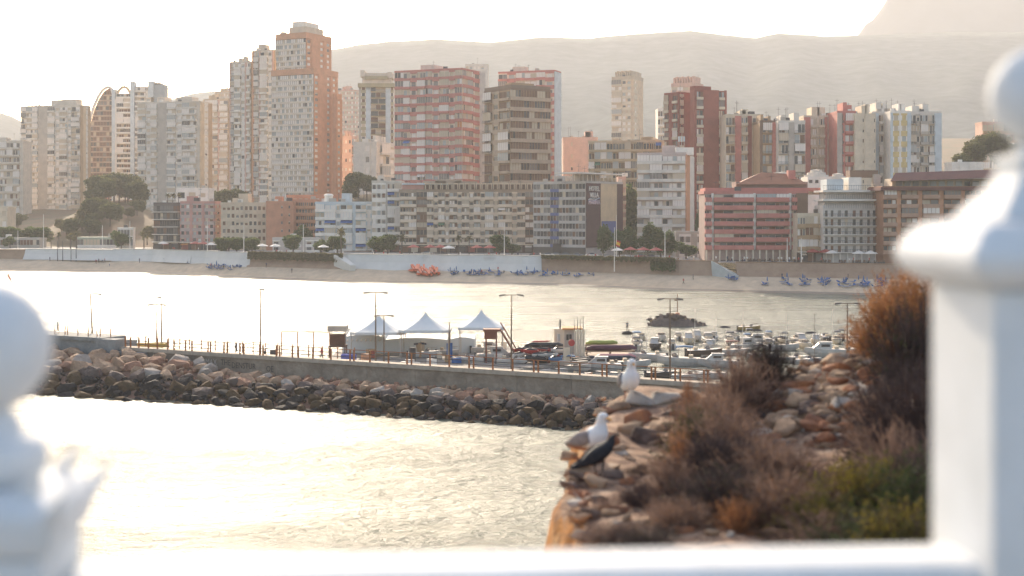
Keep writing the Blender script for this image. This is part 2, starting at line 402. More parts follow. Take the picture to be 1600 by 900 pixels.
# houses on the far slope
# ------------------------------------------------------------------ sea walls of the promenade
def wall_run(px0, px1, lean=.8, z0=3.2, z1=7.9, th=.8, curve=0, step=10, off=0):
    """a wall along the promenade edge as rings of a loft"""
    r = []; n = max(3, int(abs(px1-px0)/step))
    for i in range(n+1):
        t = i/n; px = lerp(px0, px1, t); d = interp(PROM, px)-.4+off; e = min(1, min(t, 1-t)*8)
        cv = curve*math.sin(t*math.pi*2)*.8
        d += cv
        x = gx(px, d)
        r.append([(x, d-lean, z0), (x, d-lean*.35, lerp(z0, z1, .5)), (x, d-.1, z1-.3), (x, d-.35, z1), (x, d+th, z1), (x, d+th, z0)])
    return r
swh = mat('white_sea_wall', (.70, .65, .58), rough=.7, c2=(.58, .54, .48), sc=.15)
for a, b, lab, zt_, z0 in ((40, 178, 'white curved promenade wall above the beach, leftmost of the white walls', 7.6, 4.2),
                     (178, 300, 'white leaning promenade wall with a folded crease, below the dark balcony block', 7.8, 4.0),
                     (300, 392, 'white promenade wall curling outwards and ending in a point beside the left hanging hedge', 7.8, 3.4)):
    m = MB(); m.loft(wall_run(a, b, 3.2, z0-.6, zt_, 1, 1.8), swh); tag(m.build('promenade_wall', smooth=False), lab, 'wall', 'white promenade walls')
for a, b, lab, cv in ((534, 640, 'white promenade wall beginning beside the stair slope right of the left hedge', 1), (640, 736, 'white curving promenade wall behind the orange pedal boats', 2.2), (736, 846, 'white promenade wall ending beside the tan retaining wall with the hedge on top', 2.4)):
    m = MB(); m.loft(wall_run(a, b, 3.4, 2.9, 8.0, 1, cv), swh); tag(m.build('promenade_wall'), lab, 'wall', 'white promenade walls')
rtan = mat('tan_retaining_wall', (.40, .27, .18), rough=.95, c2=(.30, .19, .13), sc=.3, bump=.5, bsc=1.2)
for a, b, z1, ln, lab in ((-300, 40, 7.3, 1, 'low tan wall at the far left end of the beach'), (388, 536, 7.2, 4, 'tan sloping retaining wall under the left hanging hedge'), (842, 1052, 7.5, 3, 'tan and rust retaining wall under the long hedge beside the flag'),
                      (1050, 1122, 7.6, 3, 'sandy retaining wall left of the grey beach ramp'), (1150, 1460, 7.4, 3.4, 'long sandy retaining wall below the terraces on the right'), (1458, 2300, 7.4, 2, 'sandy retaining wall continuing behind the white post')):
    m = MB(); m.loft(wall_run(a, b, ln, 2.4, z1), rtan); tag(m.build('retaining_wall'), lab, 'wall')
# ramp
m = MB(); d = interp(PROM, 1135)
m.loft([[(gx(1112, d), d-1, 7.5), (gx(1112, d), d+3, 7.5), (gx(1112, d), d+3, 2), (gx(1112, d), d-1, 2)], [(gx(1150, d-6), d-7, 3.6), (gx(1160, d-5), d-2, 3.6), (gx(1160, d-5), d-2, 1), (gx(1150, d-6), d-7, 1)]], mat('ramp_concrete', (.42, .44, .42)))
tag(m.build('beach_ramp'), 'pale grey ramp leading from the promenade down to the sand', 'ramp')
m = MB(); d = interp(PROM, 536)
m.loft([[(gx(522, d), d-1, 7.6), (gx(536, d), d-1, 7.6), (gx(536, d), d, 2), (gx(522, d), d, 2)], [(gx(548, d-6), d-7, 4.6), (gx(556, d-6), d-7, 4.6), (gx(556, d-5), d-6, 1), (gx(548, d-5), d-6, 1)]], swh)
tag(m.build('beach_stair'), 'narrow white stair slope running down to the beach right of the left hedge', 'stair')
# ------------------------------------------------------------------ foliage
leafg = mat('foliage_green', (.14, .18, .05), rough=.8, c2=(.06, .085, .025), sc=.6, leaf=.45)
leafo = mat('foliage_olive', (.20, .17, .07), rough=.85, c2=(.10, .095, .04), sc=.5, leaf=.45)
leafp = mat('pine_needles', (.17, .17, .065), rough=.85, c2=(.08, .085, .035), sc=.4, leaf=.4)
barkm = mat('bark', (.14, .10, .07), rough=.95)
def crown_mesh(name, n, w, h, leaf, m, seed, lobes=9, flat=False):
    rr = random.Random(seed); b = MB(); k = b.mi(m); L = []
    for i in range(lobes):
        t = rr.random()*6.28; q = rr.uniform(.1, .62); z = rr.uniform(.15, .8)
        L.append((math.cos(t)*q*w/2, math.sin(t)*q*w/2, z*h, rr.uniform(.38, .58)*w/2*(1.2-.4*z), rr.uniform(.22, .38)*h))
    for i in range(n):
        l = rr.choice(L); v = Vector((rr.gauss(0, 1), rr.gauss(0, 1), rr.gauss(0, 1))).normalized()*rr.uniform(.55, 1.05)
        c = Vector((l[0]+v.x*l[3], l[1]+v.y*l[3], l[2]+v.z*l[4]))
        a = Vector((rr.gauss(0, 1), rr.gauss(0, 1), rr.gauss(0, .6))).normalized(); e = a.cross(Vector((rr.gauss(0, 1), rr.gauss(0, 1), rr.gauss(0, 1)))).normalized()
        s = leaf*rr.uniform(.5, 1.3); i0 = len(b.v)
        b.v += [tuple(c+a*s), tuple(c+e*s*.6), tuple(c-a*s), tuple(c-e*s*.6)]; b.f.append((i0, i0+1, i0+2, i0+3)); b.m.append(k)
    return b.mesh(name)
def tree_proto(w, h, th, m, seed, n=2600, leaf=.36, lobes=9):
    cr = crown_mesh('crown', n, w, h-th, leaf, m, seed, lobes); b = MB(); rr = random.Random(seed)
    b.tube((0, 0, -1), (rr.uniform(-.2, .2), 0, th+.3), .28, .18, barkm, 7)
    for i in range(5):
        t = i*1.256+rr.random(); b.tube((0, 0, th*.8), (math.cos(t)*w*.28, math.sin(t)*w*.28, th+(h-th)*rr.uniform(.3, .6)), .14, .05, barkm, 5)
    return cr, b.mesh('trunk'), th
TP = [tree_proto(7.5, 6.5, 1.9, leafg, 1), tree_proto(6.5, 6.0, 1.8, leafg, 2), tree_proto(9, 7.5, 2.2, leafo, 3, 3600), tree_proto(10, 9, 3, leafp, 4, 4400, .42, 13), tree_proto(7, 8.5, 2, leafg, 5, 3200, .34, 9)]
def tree(k, px, d, z, s, label, group=None, name='tree', sx=1):
    z = hill_z(px, d) if d > interp(PROM, px)+57 else z
    r = thing(name, label, 'tree', (gx(px, d), d, z), R.random()*6, group); r.scale = (s*sx, s*sx, s)
    put('crown', TP[k][0], r, (0, 0, TP[k][2]-.2)); put('trunk', TP[k][1], r); return r
def palm_proto(h, seed):
    rr = random.Random(seed); t = MB(); t.lathe([(.26, -1), (.2, .4), (.16, h*.5), (.15, h-.2), (.22, h+.1)], barkm, 8); c = MB(); k = c.mi(leafo)
    for i in range(22):
        a = rr.random()*6.28; el = rr.uniform(-.5, 1.2); L = rr.uniform(1.5, 2.2); p = Vector((0, 0, h)); dr = Vector((math.cos(a)*math.cos(el), math.sin(a)*math.cos(el), math.sin(el))); sd_ = Vector((-math.sin(a), math.cos(a), 0))
        pts = [p]
        for q in range(5): p = p+dr*L/5; dr = (dr+Vector((0, 0, -.28))).normalized(); pts.append(p)
        for q in range(5):
            w0 = (.1, .32, .36, .3, .2, .03)[q]; w1 = (.1, .32, .36, .3, .2, .03)[q+1]; dn = Vector((0, 0, -.12))
            c.face([pts[q]+sd_*w0+dn, pts[q+1]+sd_*w1+dn, pts[q+1], pts[q]], leafo); c.face([pts[q], pts[q+1], pts[q+1]-sd_*w1+dn, pts[q]-sd_*w0+dn], leafo)
    return c.mesh('fronds'), t.mesh('trunk')
PP = [palm_proto(6, 1), palm_proto(8.5, 2), palm_proto(4.5, 3)]
def palm(k, px, d, z, s, label, group='palms along the promenade'):
    r = thing('palm_tree', label, 'palm tree', (gx(px, d), d, z), R.random()*6, group); r.scale = (s,)*3
    put('fronds', PP[k][0], r); put('trunk', PP[k][1], r)
# ------------------------------------------------------------------ buildings
CM.update(w=white, c=cream, g=greyr, r=redst, k=redbr, o=orange, s=salmon, b=paleb, u=blueg, d=darkbr, t=tanr, y=yellow, p=pinkr, n=brownr, e=beige, h=sandst, q=palep)
def B(*a, **k): return bld('apartment_building' if 'nm' not in k else k.pop('nm'), *a, **k)
crmw = M('tower_cream_white', (.60, .55, .48)); crmb = M('tower_cool_white', (.64, .62, .58)); wcr = M('warm_cream', (.60, .48, .35))
# far left
B('long pale terraced apartment block at the far left edge behind the trees', -60, None, 36, 222, 760, nfl=11, left='B*9 S.5', wall=crmw, band=crmw, base=16, seed=3, lk=dict(fill=.2))
B('low flat roofed cream house at the left edge below the terraced block', -40, None, 12, 326, 600, nfl=3, left='W*5', wall=cream, base=9, seed=4, depth=10, ant=0, roofn=0)
B('tall cream and white tower with grey central shaft, leftmost of the skyline', 33, 125, 141, 166, 800, a=17, nfl=23, left='D1 B1 B1 S1.7:g B1.2 W.8 B1.3 W.7 D1.4', right='S1:t S1:h V.8 S1:t', wall=crmw, band=crmb, panes='light', base=10, seed=5, lk=dict(bd=1.1, fill=.45))
_, poly, zt = B('tall cream tower with wide grey shaft behind the pine slope, second from the left', 216, 312, 331, 160, 760, a=17, nfl=22, left='B1.3 W.8 B1 S1.6:g B1.4 W1 B1.2 B1 S.5', right='S1:h V1 S1:t', wall=crmw, band=crmb, panes='light', base=8, seed=6, lk=dict(bd=1.1, fill=.45))
B('pale warm tower peeping between the cream tower and the orange skyscraper group', 318, 356, 366, 156, 860, a=20, nfl=22, left='S.6:h B3 S.4:q B2', right='S1:t', wall=wcr, band=crmw, panes='light', base=12, seed=7)
B('narrow cream tower with flat rows of windows left of the stepped towers', 336, 362, 372, 144, 900, a=20, nfl=24, left='W*6', right='S1', wall=wcr, band=crmw, panes='light', base=12, seed=8, ant=1)
# twin stepped towers to the left of the skyscraper
B('stepped tower with pink frame, lower of the two cream towers joined to the skyscraper', 359, 392, 398, 98, 745, a=20, nfl=28, left='S.4:q D1 B1.6 W1 S.5:q B1', right='S1:t', wall=crmw, band=white, panes='light', base=10, seed=9, lk=dict(fill=.4))
B('stepped tower with orange piers between the low cream tower and the skyscraper', 394, 428, 436, 80, 738, a=20, nfl=30, left='S.5:o D1.2 S.3:q B1.8 W1 S.4:q', right='S1:t', wall=crmw, band=white, panes='light', base=10, seed=10, lk=dict(fill=.4))
# skyscraper in one thing built of volumes
def skyscraper():
    poly, _ = foot(430, 478, 517, 712, 27); zt = zy(57, 712); base = 8
    o = thing('skyscraper', 'tallest tower, white gridded front and orange side stepping down to the right', 'skyscraper', (poly[1].x, poly[1].y, base))
    def vol(L, C, Rr, top, d, nfl, ls, rs, capm=orange, drop=0):
        poly, _ = foot(L, C, Rr, d, 27); zt = zy(top, d); c = o.location
        b = MB(); b.prism([(p.x-c.x, p.y-c.y) for p in poly], -3, zt-base, white); b.build('wall', o)
        facade(o, poly[0], poly[1], base, zt, nfl, ls, crmb, M('sky_band', (.66, .60, .52)), [(cur_w, 14), (cur_c, 5), (gl_l, 4), (gl_m, .5), (gl_d, .7)], skin=.35, run=1, mull=M('sky_mullion', (.30, .24, .20)))
        facade(o, poly[1], poly[2], base, zt, nfl, rs, orange, orange, 'white', skin=.3, bd=.6)
        b = MB(); cc = sum((p for p in poly), Vector((0, 0)))/4
        b.prism([((cc.x+(p.x-cc.x)*1.03)-c.x, (cc.y+(p.y-cc.y)*1.03)-c.y) for p in poly], zt-base+.2, zt-base+3.2, capm); b.build('parapet', o); return poly, zt
    p1, z1 = vol(432, 478, 517, 60, 712, 35, 'G*9', 'W.9 S1.5:o W.8 S.4:o W.8 S.2:o')
    vol(425, 490, 527, 116, 706, 29, 'G*12', 'W.9 S1.4:o W.8 S.3:o W.8 S.3:o')
    vol(520, 526, 534, 156, 712, 25, 'S1:o', 'W1 S.3:o')
    c = o.location
    for L, C, Rr, top, d, m in ((440, 478, 510, 50, 716, salmon), (452, 478, 505, 41, 720, cream), (457, 474, 498, 33, 724, white)):
        poly, _ = foot(L, C, Rr, d, 27); b = MB(); b.prism([(p.x-c.x, p.y-c.y) for p in poly], z1-base-4, zy(top, d)-base, m); b.build('roof_storey', o)
    for px, t in ((478, 24), (481, 22), (484, 25), (496, 26)):
        b = MB(); x = gx(px, 722)-c.x; y = 722-c.y; b.tube((x, y, zy(33, 722)-base), (x, y, zy(t, 722)-base), .15, .1, yellow, 5); b.tube((x-.8, y, zy(t+3, 722)-base), (x+.8, y, zy(t+2, 722)-base), .1, .1, yellow, 4); b.build('antenna', o)
    # stepped turrets on the left shoulder
    for L, Rr, top in ((430, 437, 62), (438, 446, 50)):
        poly, _ = foot(L, None, Rr, 722, depth=8); b = MB(); b.prism([(p.x-c.x, p.y-c.y) for p in poly], z1-base-10, zy(top, 722)-base, cream); b.build('turret', o)
skyscraper()
B('hazy pale tower standing just right of the skyscraper', 528, 553, 562, 142, 980, a=25, nfl=26, left='W*5', right='W*2', wall=palep, band=crmw, panes='light', base=20, seed=12)
B('slim pink apartment block at the foot of the skyscraper', 532, 550, 560, 215, 760, a=25, nfl=10, left='V*3', right='B*2', wall=palep, panes='light', base=12, seed=13, ant=1)
# tower with dark centre bay and crown
o, poly, zt = B('grey tower with dark brown central balconies and a pale crown', 561, None, 615, 134, 700, nfl=23, left='S.4:g W1 S1:b D3 S1:b W.6', wall=crmb, band=olive, panes='brown', base=14, seed=14, roofn=0, ant=4, depth=18, lk=dict(bd=1.4, fill=.1))
c = o.location
for L, Rr, t0, t1, m in ((559, 617, 136, 130, olive), (566, 611, 130, 114, crmw), (570, 607, 124, 119, olive), (563, 570, 120, 110, crmw), (605, 613, 122, 113, crmw)):
    poly, _ = foot(L, None, Rr, 698-(t0 < 125)*1.2, depth=14); b = MB(); b.prism([(p.x-c.x, p.y-c.y) for p in poly], zy(t0, 698)-14, zy(t1, 698)-14, m); b.build('crown_storey', o)
B('white lower block with shuttered bays below the grey crowned tower', 552, 588, 617, 224, 660, a=22, nfl=8, left='S2 W1 S1', right='S.6 B1.4 W1', wall=crmb, panes='light', base=12, seed=15, ant=2)
# red striped slab
o, poly, zt = B('wide slab tower striped with red balconies, the larger of the two striped towers', 617, 722, 750, 109, 605, a=24, nfl=20, left='G1.3 B1 W1 B1.2 G1 W1 B1.4 W.8 G1', right='G1 W.7', wall=M('striped_wall', (.66, .55, .48)), band=redst, panes='pane', base=8, seed=16, roofn=1, lk=dict(bd=.9, skin=.4, fill=.5, awn=.05), rk=dict(skin=.4), pm=redst)
facade_end = MB(); q = poly[2]-o.location.to_2d(); facade_end.box(q.x-.5, q.y-1.2, 0, q.x+2.6, q.y+9, zt-8+.6, crmb); facade_end.build('end_wall', o)
B('faint grey tower peeping above the right end of the large striped tower', 727, None, 763, 102, 900, nfl=26, left='W*5 S1', wall=crmb, panes='light', base=20, seed=17, roofn=0, ant=1, depth=20)
o, poly, zt = B('smaller slab tower striped with red balconies, partly behind the brown tower', 779, 866, 876, 112, 640, a=20, nfl=21, left='B1 W1 G1 B1.3 G1 W1', right='S1:b', wall=M('striped_wall', (.66, .55, .48)), band=redst, panes='pane', base=10, seed=18, roofn=1, lk=dict(bd=.9, skin=.4, fill=.5), pm=redst)
o, poly, zt = B('tan tower with dark brown upper floors and wide glazed balconies', 757, 797, 860, 140, 568, a=58, nfl=15, left='D1 W.8 B1.2', right='G2 G2.2 G2', wall=tanr, band=M('tan_band', (.46, .36, .27)), panes='brown', base=7, seed=19, roofn=1, lk=dict(bd=1.2), rk=dict(skin=.9, panes='brown'), pm=brownr)
b = MB(); c = o.location; b.prism([(p.x-c.x, p.y-c.y) for p in [Vector((poly[i].x, poly[i].y-.0)) for i in range(4)]], zt-7+.95, zt-7+2.1, M('roof_slab_brown', (.22, .16, .12))); b.build('roof_slab', o)
# centre background
B('low terracotta pink block right of the small striped tower', 880, None, 934, 217, 700, nfl=8, left='S1:q V.6 S2:q V.6 S1', wall=palep, panes='light', base=10, seed=20, ant=5, depth=16)
o, poly, zt = B('slim cream tower standing alone before the mountain, with a ribbed crown', 956, 990, 1005, 124, 940, a=27, nfl=22, left='B2 W1 W1 S.4', right='V.6 S1', wall=wcr, band=cream, panes='light', base=24, seed=21, roofn=0, ant=1, par=2.4, lk=dict(bd=1.1), pm=beige)
p2, _ = foot(961, 989, 1003, 943, 27); b = MB(); c = o.location
for i in range(9):
    u = i/9; q = p2[0].lerp(p2[1], u); q2 = p2[0].lerp(p2[1], u+.075); dd = p2[3]-p2[0]; b.prism([(q.x-c.x, q.y-c.y), (q2.x-c.x, q2.y-c.y), (q2.x-c.x+dd.x, q2.y-c.y+dd.y), (q.x-c.x+dd.x, q.y-c.y+dd.y)], zt-24, zy(111, 943)-24+(i % 2)*.6, beige)
b.build('roof_rib', o)
B('wide yellow tan block with long balconies behind the white hotel', 920, 1034, 1050, 222, 560, a=12, nfl=11, left='B*12', right='S1', wall=sandst, band=M('tan_band2', (.48, .37, .23)), panes='dark', base=7, seed=22, lk=dict(fill=.3, awn=.08, fin=1))
o, poly, zt = B('cream tower top with ribbed crown half hidden behind the red brick tower', 1049, 1086, 1099, 134, 820, a=27, nfl=20, left='B2 W1 W1', right='V1', wall=wcr, band=palep, panes='light', base=24, seed=23, roofn=0, ant=1, par=2, pm=palep)
p2, _ = foot(1052, 1085, 1096, 823, 27); b = MB(); c = o.location
for i in range(8):
    u = i/8; q = p2[0].lerp(p2[1], u); q2 = p2[0].lerp(p2[1], u+.085); dd = p2[3]-p2[0]; b.prism([(q.x-c.x, q.y-c.y), (q2.x-c.x, q2.y-c.y), (q2.x-c.x+dd.x, q2.y-c.y+dd.y), (q.x-c.x+dd.x, q.y-c.y+dd.y)], zt-24, zy(120, 823)-24+(i % 2)*.5, palep)
b.build('roof_rib', o)
B('thin white balcony block just left of the red brick tower', 1028, None, 1042, 172, 700, nfl=15, left='B*2', wall=white, panes='mix', base=10, seed=24, roofn=0, ant=0, depth=12)
# brick tower
o, poly, zt = B('tall dark red brick tower with white balconies down its corners', 1038, 1062, 1082, 147, 540, a=50, nfl=17, left='B1 S.8:k B1 S.3:k', right='V1 S1.5:k S1:k', wall=redbr, band=cream, panes='dark', base=7, seed=25, roofn=0, ant=1, lk=dict(bd=.8), pm=redbr)
c = o.location
def wing(L, C, Rr, top, d, a, nfl, l, r, m=redbr, band=cream):
    poly, _ = foot(L, C, Rr, d, a); zt2 = zy(top, d); b = MB(); b.prism([(p.x-c.x, p.y-c.y) for p in poly], -3, zt2-7, m); b.build('wall', o)
    if l: facade(o, poly[0], poly[1], 7, zt2, nfl, l, m, band, 'mix', bd=.7)
    if r: facade(o, poly[1], poly[2], 7, zt2, nfl, r, m, band, 'mix', bd=.7)
wing(1080, 1086, 1135, 141, 532, 74, 17, 'S1:k', 'S.2 B.9 S2.2:k B.8 S.3:k')
wing(1078, 1086, 1111, 134, 536, 60, 17, 'S1', 'S1', redbr)
# row of red, cream and white slabs on the right
def row(name, label, L, Rr, top, d, spec, wall, band, nfl=11, panes='mix', seed=1, **k):
    return B(label, L, None, Rr, top, d, nfl=nfl, left=spec, wall=wall, band=band, panes=panes, seed=seed, depth=16, base=8, **k)
row('', 'red slab with cream balcony columns right beside the brick tower', 1134, 1190, 182, 520, 'D1.3 S.9:r B.9 S.6:k W.7 S.7:r', cream, cream, 14, seed=30)
row('', 'dark red block with a set back roof right of the first red slab', 1187, 1217, 192, 505, 'S.4:n D1.4 S1:r', tanr, tanr, 12, 'mix', seed=31, pm=brownr)
row('', 'grey and white glazed balcony block with a pale shaft in the middle', 1216, 1258, 192, 500, 'D1.2 S.7:g D1.3', crmb, greyr, 12, 'mix', seed=32)
row('', 'red and cream slab with two columns of small windows, right of the grey balconies', 1256, 1310, 184, 512, 'S.9:r B.8 S.3:c B.8 S.4:r W.8 S.7:r', cream, cream, 13, 'light', seed=33)
row('', 'orange red gable slab with small balconies beside the cream shafts', 1308, 1337, 177, 498, 'S.7:g D.1 S.3:r B1.2 S.3:r', redst, redst, 13, 'mix', seed=34)
row('', 'cream slab of two plain shafts split by a dark window line', 1335, 1368, 181, 496, 'S1:c V.4 S1.2:c V.3', cream, cream, 13, 'dark', seed=35)
row('', 'pale blue and white slab with cluttered balconies left of the yellow bays', 1363, 1393, 178, 502, 'S1.1:b B1.3 D1', crmb, crmb, 13, 'mix', seed=36)
row('', 'white slab with yellow and sky blue window bays', 1391, 1423, 177, 492, 'S.4:b W1:y S.3:w W1:y S.6:b', white, paleb, 13, [(yellow, 3), (cur_c, 4), (gl_l, 2), (gl_d, 1)], seed=37)
o, poly, zt = row('', 'rightmost slab of the row with grey balconies and a blank pale blue end wall', 1421, 1471, 178, 500, 'D1 W.6 B1.2 D1 S1.1:b', crmb, greyr, 13, 'mix', seed=38)  # pale blue end panel puts the shade on a white wall into its colour
# curved tower
def arch_tower():
    d = 870; base = 14; o = thing('arched_tower', 'brown gridded tower with white arched ribs and a steel blue top block', 'tower', (gx(170, d), d, base)); c = o.location
    brn = M('arch_brown', (.30, .19, .13))
    prof = [(140, 200), (143, 188), (148, 170), (155, 154), (162, 143), (170, 138), (176, 140)]
    pts = [(gx(140, d)-c.x, -4)]+[(gx(a, d)-c.x, zy(b, d)-base) for a, b in prof]+[(gx(178, d)-c.x, -4)]
    b = MB(); n = len(pts); fr = [(x, 0, z) for x, z in pts]; bk = [(x, 14, z) for x, z in pts]; b.face(fr, brn); b.face(bk[::-1], brn)
    for i in range(n): b.face([fr[i], bk[i], bk[(i+1) % n], fr[(i+1) % n]][::-1], brn)
    b.build('wall', o)
    b = MB(); rib = [(gx(a-1, d)-c.x, zy(q-2, d)-base) for a, q in prof]+[(gx(181, d)-c.x, zy(160, d)-base), (gx(182, d)-c.x, 0)]
    rib = [(gx(139, d)-c.x, 0)]+rib
    for p, q in zip(rib[1:], rib[2:]): b.tube((p[0], -1.2, p[1]), (q[0], -1.2, q[1]), .9, .9, white, 6)
    b.build('arch_rib', o)
    b = MB(); 
    rb2 = [(gx(a, d+3)-c.x, zy(q, d+3)-base) for a, q in ((183, 150), (188, 141), (194, 136), (200, 138), (205, 146))]
    for p, q in zip(rb2, rb2[1:]): b.tube((p[0], 1, p[1]), (q[0], 1, q[1]), .9, .9, wcr, 6)
    b.build('arch_rib', o)
    for L, Rr, top, mm in ((176, 181, 140, paleb), (205, 211, 128, paleb)):
        b = MB(); b.box(gx(L, d)-c.x, -2.2, 0, gx(Rr, d)-c.x, 4, zy(top, d)-base, mm); b.build('fin', o)
    b = MB(); b.box(gx(181, d)-c.x, 0, -4, gx(236, d)-c.x, 14, zy(146, d)-base, crmw); b.build('wall', o)
    facade(o, Vector((gx(182, d), d)), Vector((gx(205, d), d)), base, zy(146, d), 26, 'B*2', crmw, white, 'brown', bd=1.6)
    facade(o, Vector((gx(211, d), d)), Vector((gx(236, d), d)), base, zy(136, d), 27, 'B*2 W1', crmw, white, 'mix', bd=1.2)
    b = MB(); b.box(gx(211, d)-c.x, .3, zy(147, d)-base, gx(236, d)-c.x, 12, zy(135, d)-base, crmw); b.box(gx(232, d)-c.x, -1, zy(152, d)-base, gx(240, d)-c.x, 8, zy(127, d)-base, paleb); b.box(gx(240, d)-c.x, .5, -4, gx(257, d)-c.x, 9, zy(132, d)-base, M('steel_blue', (.33, .38, .42))); b.box(gx(236, d)-c.x, 1, zy(131, d)-base, gx(250, d)-c.x, 8, zy(129, d)-base, greyr); b.build('top_block', o)
    wn = MB(); nf = 26; z1 = zy(142, d)-base
    for k in range(nf):
        z = z1*k/nf; x0 = interp([(-5, gx(140, d)), (zy(200, d)-base, gx(140.5, d)), (zy(170, d)-base, gx(149, d)), (zy(154, d)-base, gx(156, d)), (zy(143, d)-base, gx(164, d))], z+2)-c.x; x1 = gx(176, d)-c.x
        s = MB(); s.box(x0, -.8, z, x1, .02, z+.8, M('arch_band', (.46, .36, .29))); s.build('floor_band', o)
        n = max(1, int((x1-x0)/1.8))
        for i in range(n): 
            u = x0+(x1-x0)*i/n; wn.face([(u+.2, -.06, z+.9), (u+(x1-x0)/n-.2, -.06, z+.9), (u+(x1-x0)/n-.2, -.06, z+3.1), (u+.2, -.06, z+3.1)], pick(PW['brown']))
    w_ = wn.build('glazing', o); w_['kind'] = 'stuff'
arch_tower()
B('small brick house among trees left of the pine slope', 142, 158, 170, 283, 690, a=30, nfl=5, left='V*3', right='V*2', wall=salmon, band=salmon, base=12, seed=40, ant=0, roofn=0)
# ------------------------------------------------------------------ front row, from the left
B('black and white striped block with long open balconies at the left of the seafront row', 240, 281, 284, 320, 520, a=8, nfl=6, left='D*4', right='S1', wall=M('dark_back', (.12, .10, .10)), band=white, panes='dark', base=7, seed=41, ant=0, roofn=0, lk=dict(bd=1.8, fill=.0))
B('white penthouse box on the roof behind the striped block', 275, None, 326, 297, 545, nfl=5, left='W1 W1 V1', wall=white, base=7, seed=42, ant=2, roofn=0, depth=10)
o, poly, zt = B('dusky pink apartment block with pale window columns in the seafront row', 282, 335, 345, 318, 515, a=10, nfl=7, left='W1 W1 S.4:p W1 W1 S.4:p W1 W1', right='V1', wall=pinkr, band=M('pink_sill', (.42, .34, .33)), panes='mix', base=7, seed=43, ant=2, roofn=1, lk=dict(fill=.3))
B('cream block with a grid of square dark windows, seafront row', 345, None, 416, 320, 512, nfl=6, left='S.3 W*10', wall=M('grid_cream', (.58, .49, .38)), band=M('grid_cream', (.58, .49, .38)), panes='brown', base=7, seed=44, ant=2, roofn=2, depth=14, lk=dict(skip=1))
B('blank salmon brick block with two columns of tiny windows', 416, None, 458, 318, 505, nfl=6, left='S3 V.8 S.8 V.8 S.4', wall=salmon, band=salmon, panes='dark', base=7, seed=45, ant=0, roofn=1, depth=14)
B('salmon brick wing with long balconies behind a small tree, beside the blank block', 458, None, 494, 315, 512, nfl=7, left='B*4', wall=salmon, band=orange, panes='dark', base=7, seed=46, ant=0, roofn=0, depth=14, lk=dict(bd=.9, fill=.1))
B('long low salmon penthouse with a flat roof above the brick wing', 448, None, 536, 308, 535, nfl=8, left='W*10', wall=salmon, band=salmon, panes='mix', base=7, seed=47, ant=1, roofn=0, depth=8)
o, poly, zt = B('white seafront block with pale blue balconies and dark blue awnings', 493, None, 583, 319, 492, nfl=6, left='B1.2 B1.5 W.6 B1.6 S.4:b B1.4 W.7 S.2', wall=paleb, band=white, panes='light', base=7, seed=48, ant=3, roofn=1, depth=14, lk=dict(fill=.35, awn=.28, fin='awning_blue', bd=1.0))
b = MB(); c = o.location; b.lathe([(1.5, zt-7+.9), (1.5, zt-7+2.9), (1.8, zt-7+3.0), (1.6, zt-7+3.5), (.9, zt-7+3.8)], white, 12, (gx(513, 497)-c.x, 6, 0)); b.build('turret', o)
B('taller white block of many narrow windows stepping above the blue block', 581, None, 627, 286, 486, nfl=8, left='W*3 S.3 B1.5 B1.4', wall=M('cool_cream', (.56, .53, .48)), band=white, panes='mix', base=7, seed=49, ant=2, roofn=1, depth=14, lk=dict(fill=.3, awn=.2, fin='awning_blue', bd=.9))
o, poly, zt = B('long beige seafront block of nine balcony floors with a row of roof arches', 625, None, 834, 300, 478, nfl=8, left='B1.3 B1.2 G1.6:n B1 W.7 B1 W.7 B1.2 W.7 B1.1 W.7 B1 W.7 B1.3 W.7 B1.1 B1 W.8 B1.2 G1.3:n', wall=M('beige_recess_shade', (.34, .27, .21)), band=M('beige_band', (.66, .56, .45)), panes='mix', base=7, seed=50, ant=5, roofn=3, depth=16, lk=dict(fill=.25, bd=1.1, awn=.04))  # recess wall darkened and bands paled, balcony shade put into the colours
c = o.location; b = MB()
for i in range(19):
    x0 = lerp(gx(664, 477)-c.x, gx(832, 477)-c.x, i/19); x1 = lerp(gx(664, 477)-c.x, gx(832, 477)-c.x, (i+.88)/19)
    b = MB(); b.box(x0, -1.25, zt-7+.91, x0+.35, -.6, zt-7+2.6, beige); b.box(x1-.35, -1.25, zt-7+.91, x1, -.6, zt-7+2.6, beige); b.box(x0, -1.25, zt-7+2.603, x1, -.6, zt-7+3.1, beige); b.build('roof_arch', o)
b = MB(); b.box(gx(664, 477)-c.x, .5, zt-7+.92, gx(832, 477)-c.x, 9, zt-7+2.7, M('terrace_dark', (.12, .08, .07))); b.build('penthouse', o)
b = MB(); b.box(gx(628, 477)-c.x, -.9, zt-7+2.5, gx(705, 477)-c.x, 9, zt-7+3.0, paleb); b.box(gx(628, 477)-c.x, 0, zt-7+.93, gx(662, 477)-c.x, 8, zt-7+2.49, pinkr); b.build('roof_slab', o)
